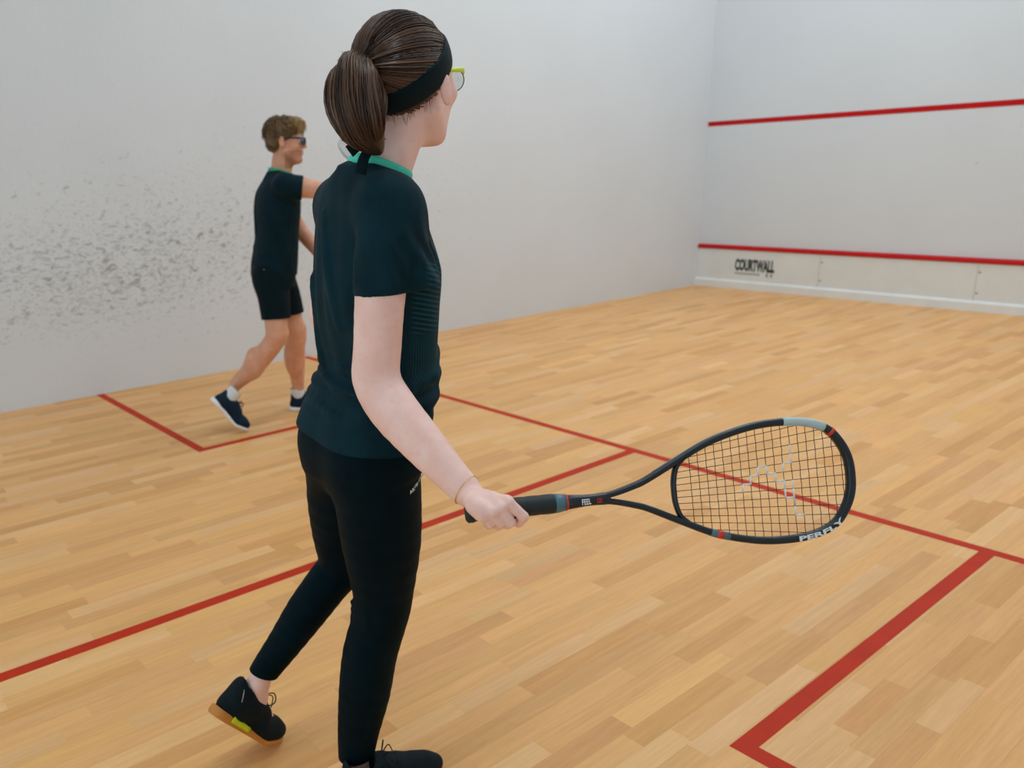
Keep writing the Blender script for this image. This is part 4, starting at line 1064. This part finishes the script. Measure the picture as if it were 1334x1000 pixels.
def man_shirt():
    F = Field((1.20, 3.06, .80), (1.80, 3.60, 1.50), .0058)
    F.add(p_loft(MT_, .004), .01)
    def sleeve(ch, pt, n):
        n = nrm(n); Q = spline(np.array(ch, float), 3*(len(ch)-1))
        for i in range(len(Q)-1):
            f, lo, hi = p_cone(Q[i][:3], Q[i+1][:3], Q[i][3], Q[i+1][3])
            F.add((lambda X, Y, Z, f=f: np.maximum(f(X, Y, Z), (X-pt[0])*n[0]+(Y-pt[1])*n[1]+(Z-pt[2])*n[2]), lo, hi), .03 if i == 0 else .006)
    for p in (mRA[0], mLA[0]): F.add(p_cone((1.482, 3.312, 1.368), p[:3], .060, .062), .04)
    a, b = np.array(mRA[0][:3]), np.array(mRA[2][:3]); d = nrm(b-a)
    sleeve([tuple(a)+(.062,), tuple(a+d*.08)+(.064,), tuple(a+d*.19)+(.066,)], a+d*.088, d)
    a, b = np.array(mLA[0][:3]), np.array(mLA[2][:3]); d = nrm(b-a)
    sleeve([tuple(a)+(.060,), tuple(a+d*.08)+(.060,), tuple(a+d*.24)+(.062,)], a+d*.17, d)
    T = lambda z, th, off=.0: loft_point(MT_, z, th, off)
    for pts in ([(1.02, -110), (.99, -60), (1.02, -20)], [(.95, -90), (.93, -40), (.98, 0)], [(1.22, -60), (1.14, -30), (1.08, 0)], [(1.25, 20), (1.10, 10), (.95, 15)], [(1.05, 40), (.98, 20), (.90, 25)], [(1.30, -100), (1.2, -95), (1.08, -100)]):
        Q = spline([T(z, th, -.004) for z, th in pts], 10)
        for i in range(len(Q)-1): F.add(p_cone(Q[i], Q[i+1], .009, .009), .014)
    v, f = F.mesh(1)
    V, Fc = cut(v, f, [((1.44, 3.26, .866), (0, .02, -1), lambda c: c.z < .93), ((1.488, 3.322, 1.418), (.05, .35, 1), lambda c: c.z > 1.36 and (c.x-1.488)**2+(c.y-3.322)**2 < .10**2)])
    return solidify(mesh_obj('shirt', V, Fc, MT['shirt_m'], man), .0025), F
shirt_m, FM = man_shirt()
ring_on_field(FM, (1.488, 3.322, 1.418), (.05, .35, 1), MT['mint_d'], 'collar', man, .004, .010, rmax=.1, rmin=.066, off=-.002, lab='green inner neckband of the shirt')
print_on(FM, 'o', .03, (1.545, 3.135, .900), (.62, .78, 0), (0, 0, 1), (.75, -.65, 0), MT['inklight'], 'shirt_print', man)
def man_shorts():
    F = Field((1.22, 3.02, .54), (1.72, 3.52, 1.0), .0058)
    F.add(p_loft([(.80, 1.444, 3.262, .150, .108, 15), (.88, 1.444, 3.262, .158, .116, 15), (.97, 1.449, 3.269, .150, .108, 15)]), .01)
    F.chain([(1.500, 3.205, .860, .094), (1.515, 3.207, .760, .090), (1.530, 3.202, .660, .083), (1.542, 3.197, .58, .078)], .04)
    F.chain([(1.388, 3.312, .860, .092), (1.402, 3.347, .740, .085), (1.412, 3.370, .620, .077), (1.415, 3.38, .56, .074)], .04)
    F.add(p_ell((1.47, 3.200, .84), np.eye(3), (.075, .065, .09)), .05); F.add(p_ell((1.385, 3.235, .84), np.eye(3), (.07, .065, .09)), .05)
    v, f = F.mesh(1)
    V, Fc = cut(v, f, [((1.535, 3.20, .628), (.12, -.05, -1), lambda c: c.z < .75 and (c.x-1.475)*.75-(c.y-3.285)*.66 > 0), ((1.413, 3.375, .628), (0, .1, -1), lambda c: c.z < .75 and (c.x-1.475)*.75-(c.y-3.285)*.66 <= 0), ((1.45, 3.27, .965), (0, 0, 1), None)])
    return solidify(mesh_obj('shorts', V, Fc, MT['shorts'], man), .002)
man_shorts()
s1, put1 = shoe(man, (1.487, 2.975, .006), 14, 55, .292, 22, MT['shoe_n'], MT['white_rubber'], logo=False)
s2, put2 = shoe(man, (1.397, 3.642, .0), 24, 0, .292, 0, MT['shoe_n'], MT['white_rubber'], logo=False)
for sh, put, ank in ((s1, put1, mR[-1]), (s2, put2, mL[-1])):
    a = put([(.064, 0, .075), (.062, 0, .105), (.058, 0, .142)]); 
    Geo().tube([a[0], a[1], a[2]], [.040, .043, .0425], 20, caps=False).build('sock', MT['sock'], man)
    Geo().add(put([(.10, -.034, .047), (.135, -.036, .042), (.16, -.03, .050), (.12, -.030, .058)]), [(0, 1, 2, 3)]).build('side_patch', MT['frame_blue'], sh, False)
def man_hair():
    A = mh[1]; P = lambda *q: hp(mh, *q); o = P(0, 0, 0)
    hc, hr = np.array([0, -.014, .040]), np.array([.081, .101, .090])
    F = Field(o-.16, o+.16, .0045); F.add(p_ell(P(*hc), A, tuple(hr)), .01)
    F.add(p_ell(P(0, -.058, -.01), A, (.062, .042, .05)), .02); F.add(p_ell(P(.01, .06, .098), A, (.055, .04, .028)), .03)
    # hairline: clear of forehead and ears
    for n2, q in (([0, .97, -.25], (0, .082, .06)), ([0, .62, -.78], (0, .018, -.02))):
        n2 = nrm(n2); nw = A[1]*n2[1]+A[2]*n2[2]; dd = n2@np.array(q)
        F.sub((lambda X, Y, Z, nw=nw, dd=dd: -((X-o[0])*nw[0]+(Y-o[1])*nw[1]+(Z-o[2])*nw[2]-dd), o-.2, o+.2), .01)
    for s in (-1, 1): F.sub(p_ell(P(s*.085, -.004, -.012), A, (.03, .024, .034)), .008)
    base = F.mesh(1); paths, rads, tones = [], [], []
    v, f = base; cen = v[f].mean(1)
    for k in range(1500):
        q = cen[rng.integers(len(cen))]; l = np.array([(q-o)@A[0], (q-o)@A[1], (q-o)@A[2]])
        nl = nrm((l-hc)/hr**2); 
        if l[2] < -.09: continue
        flow = np.array([.25*np.sign(l[0]), .55 if l[2] > .06 and l[1] > -.02 else -.35, -.55 if l[2] < .06 else -.05])+rng.normal(0, .3, 3)
        flow = nrm(flow-nl*(flow@nl)); ln = (.045 if l[2] > .05 else .028)*(.7+.6*rng.random())
        pts = [P(*(l-nl*.003+flow*ln*s+nl*(.004+.012*rng.random() if l[2] > .05 else .003)*math.sin(math.pi*min(1, s*1.2)))) for s in np.linspace(0, 1, 6)]
        paths.append(pts); rads.append(.0016)
        front = np.clip((l[1]+.02)/.09, 0, 1)*np.clip((l[2]-.03)/.05, 0, 1)
        tones.append(float(np.clip(rng.normal((.22+.75*front), .16), 0, 1)))
    h = strands_obj('hair', paths, rads, tones, MT['hair_m'], man, base, .22); h['label'] = 'short tousled blond brown hair'
man_hair()
MT['dark_lens'] = plain('blue_glasses_frame', srgb(18, 34, 60), .3)
tgd = NT('tinted_lens'); sg = tgd.n('ShaderNodeBsdfTransparent', Color=(.25, .32, .42, 1)); gl = tgd.n('ShaderNodeBsdfGlossy', Roughness=.05)
mxs = tgd.n('ShaderNodeMixShader', Fac=.12, i1=sg.outputs[0], i2=gl.outputs[0]); tgd.l(mxs.outputs[0], tgd.t.nodes['Material Output'].inputs[0])
glasses(man, mh, MT['dark_lens'], tgd.m, MT['dark_lens'], rim_r=.0026)
RM2 = dict(RM, frame=plain('grey_white_frame', srgb(170, 176, 178), .35, .05))
racket('squash_racket', MB, MG, MN, 'pale grey squash racket raised by the person in shorts', RM2, full=False)
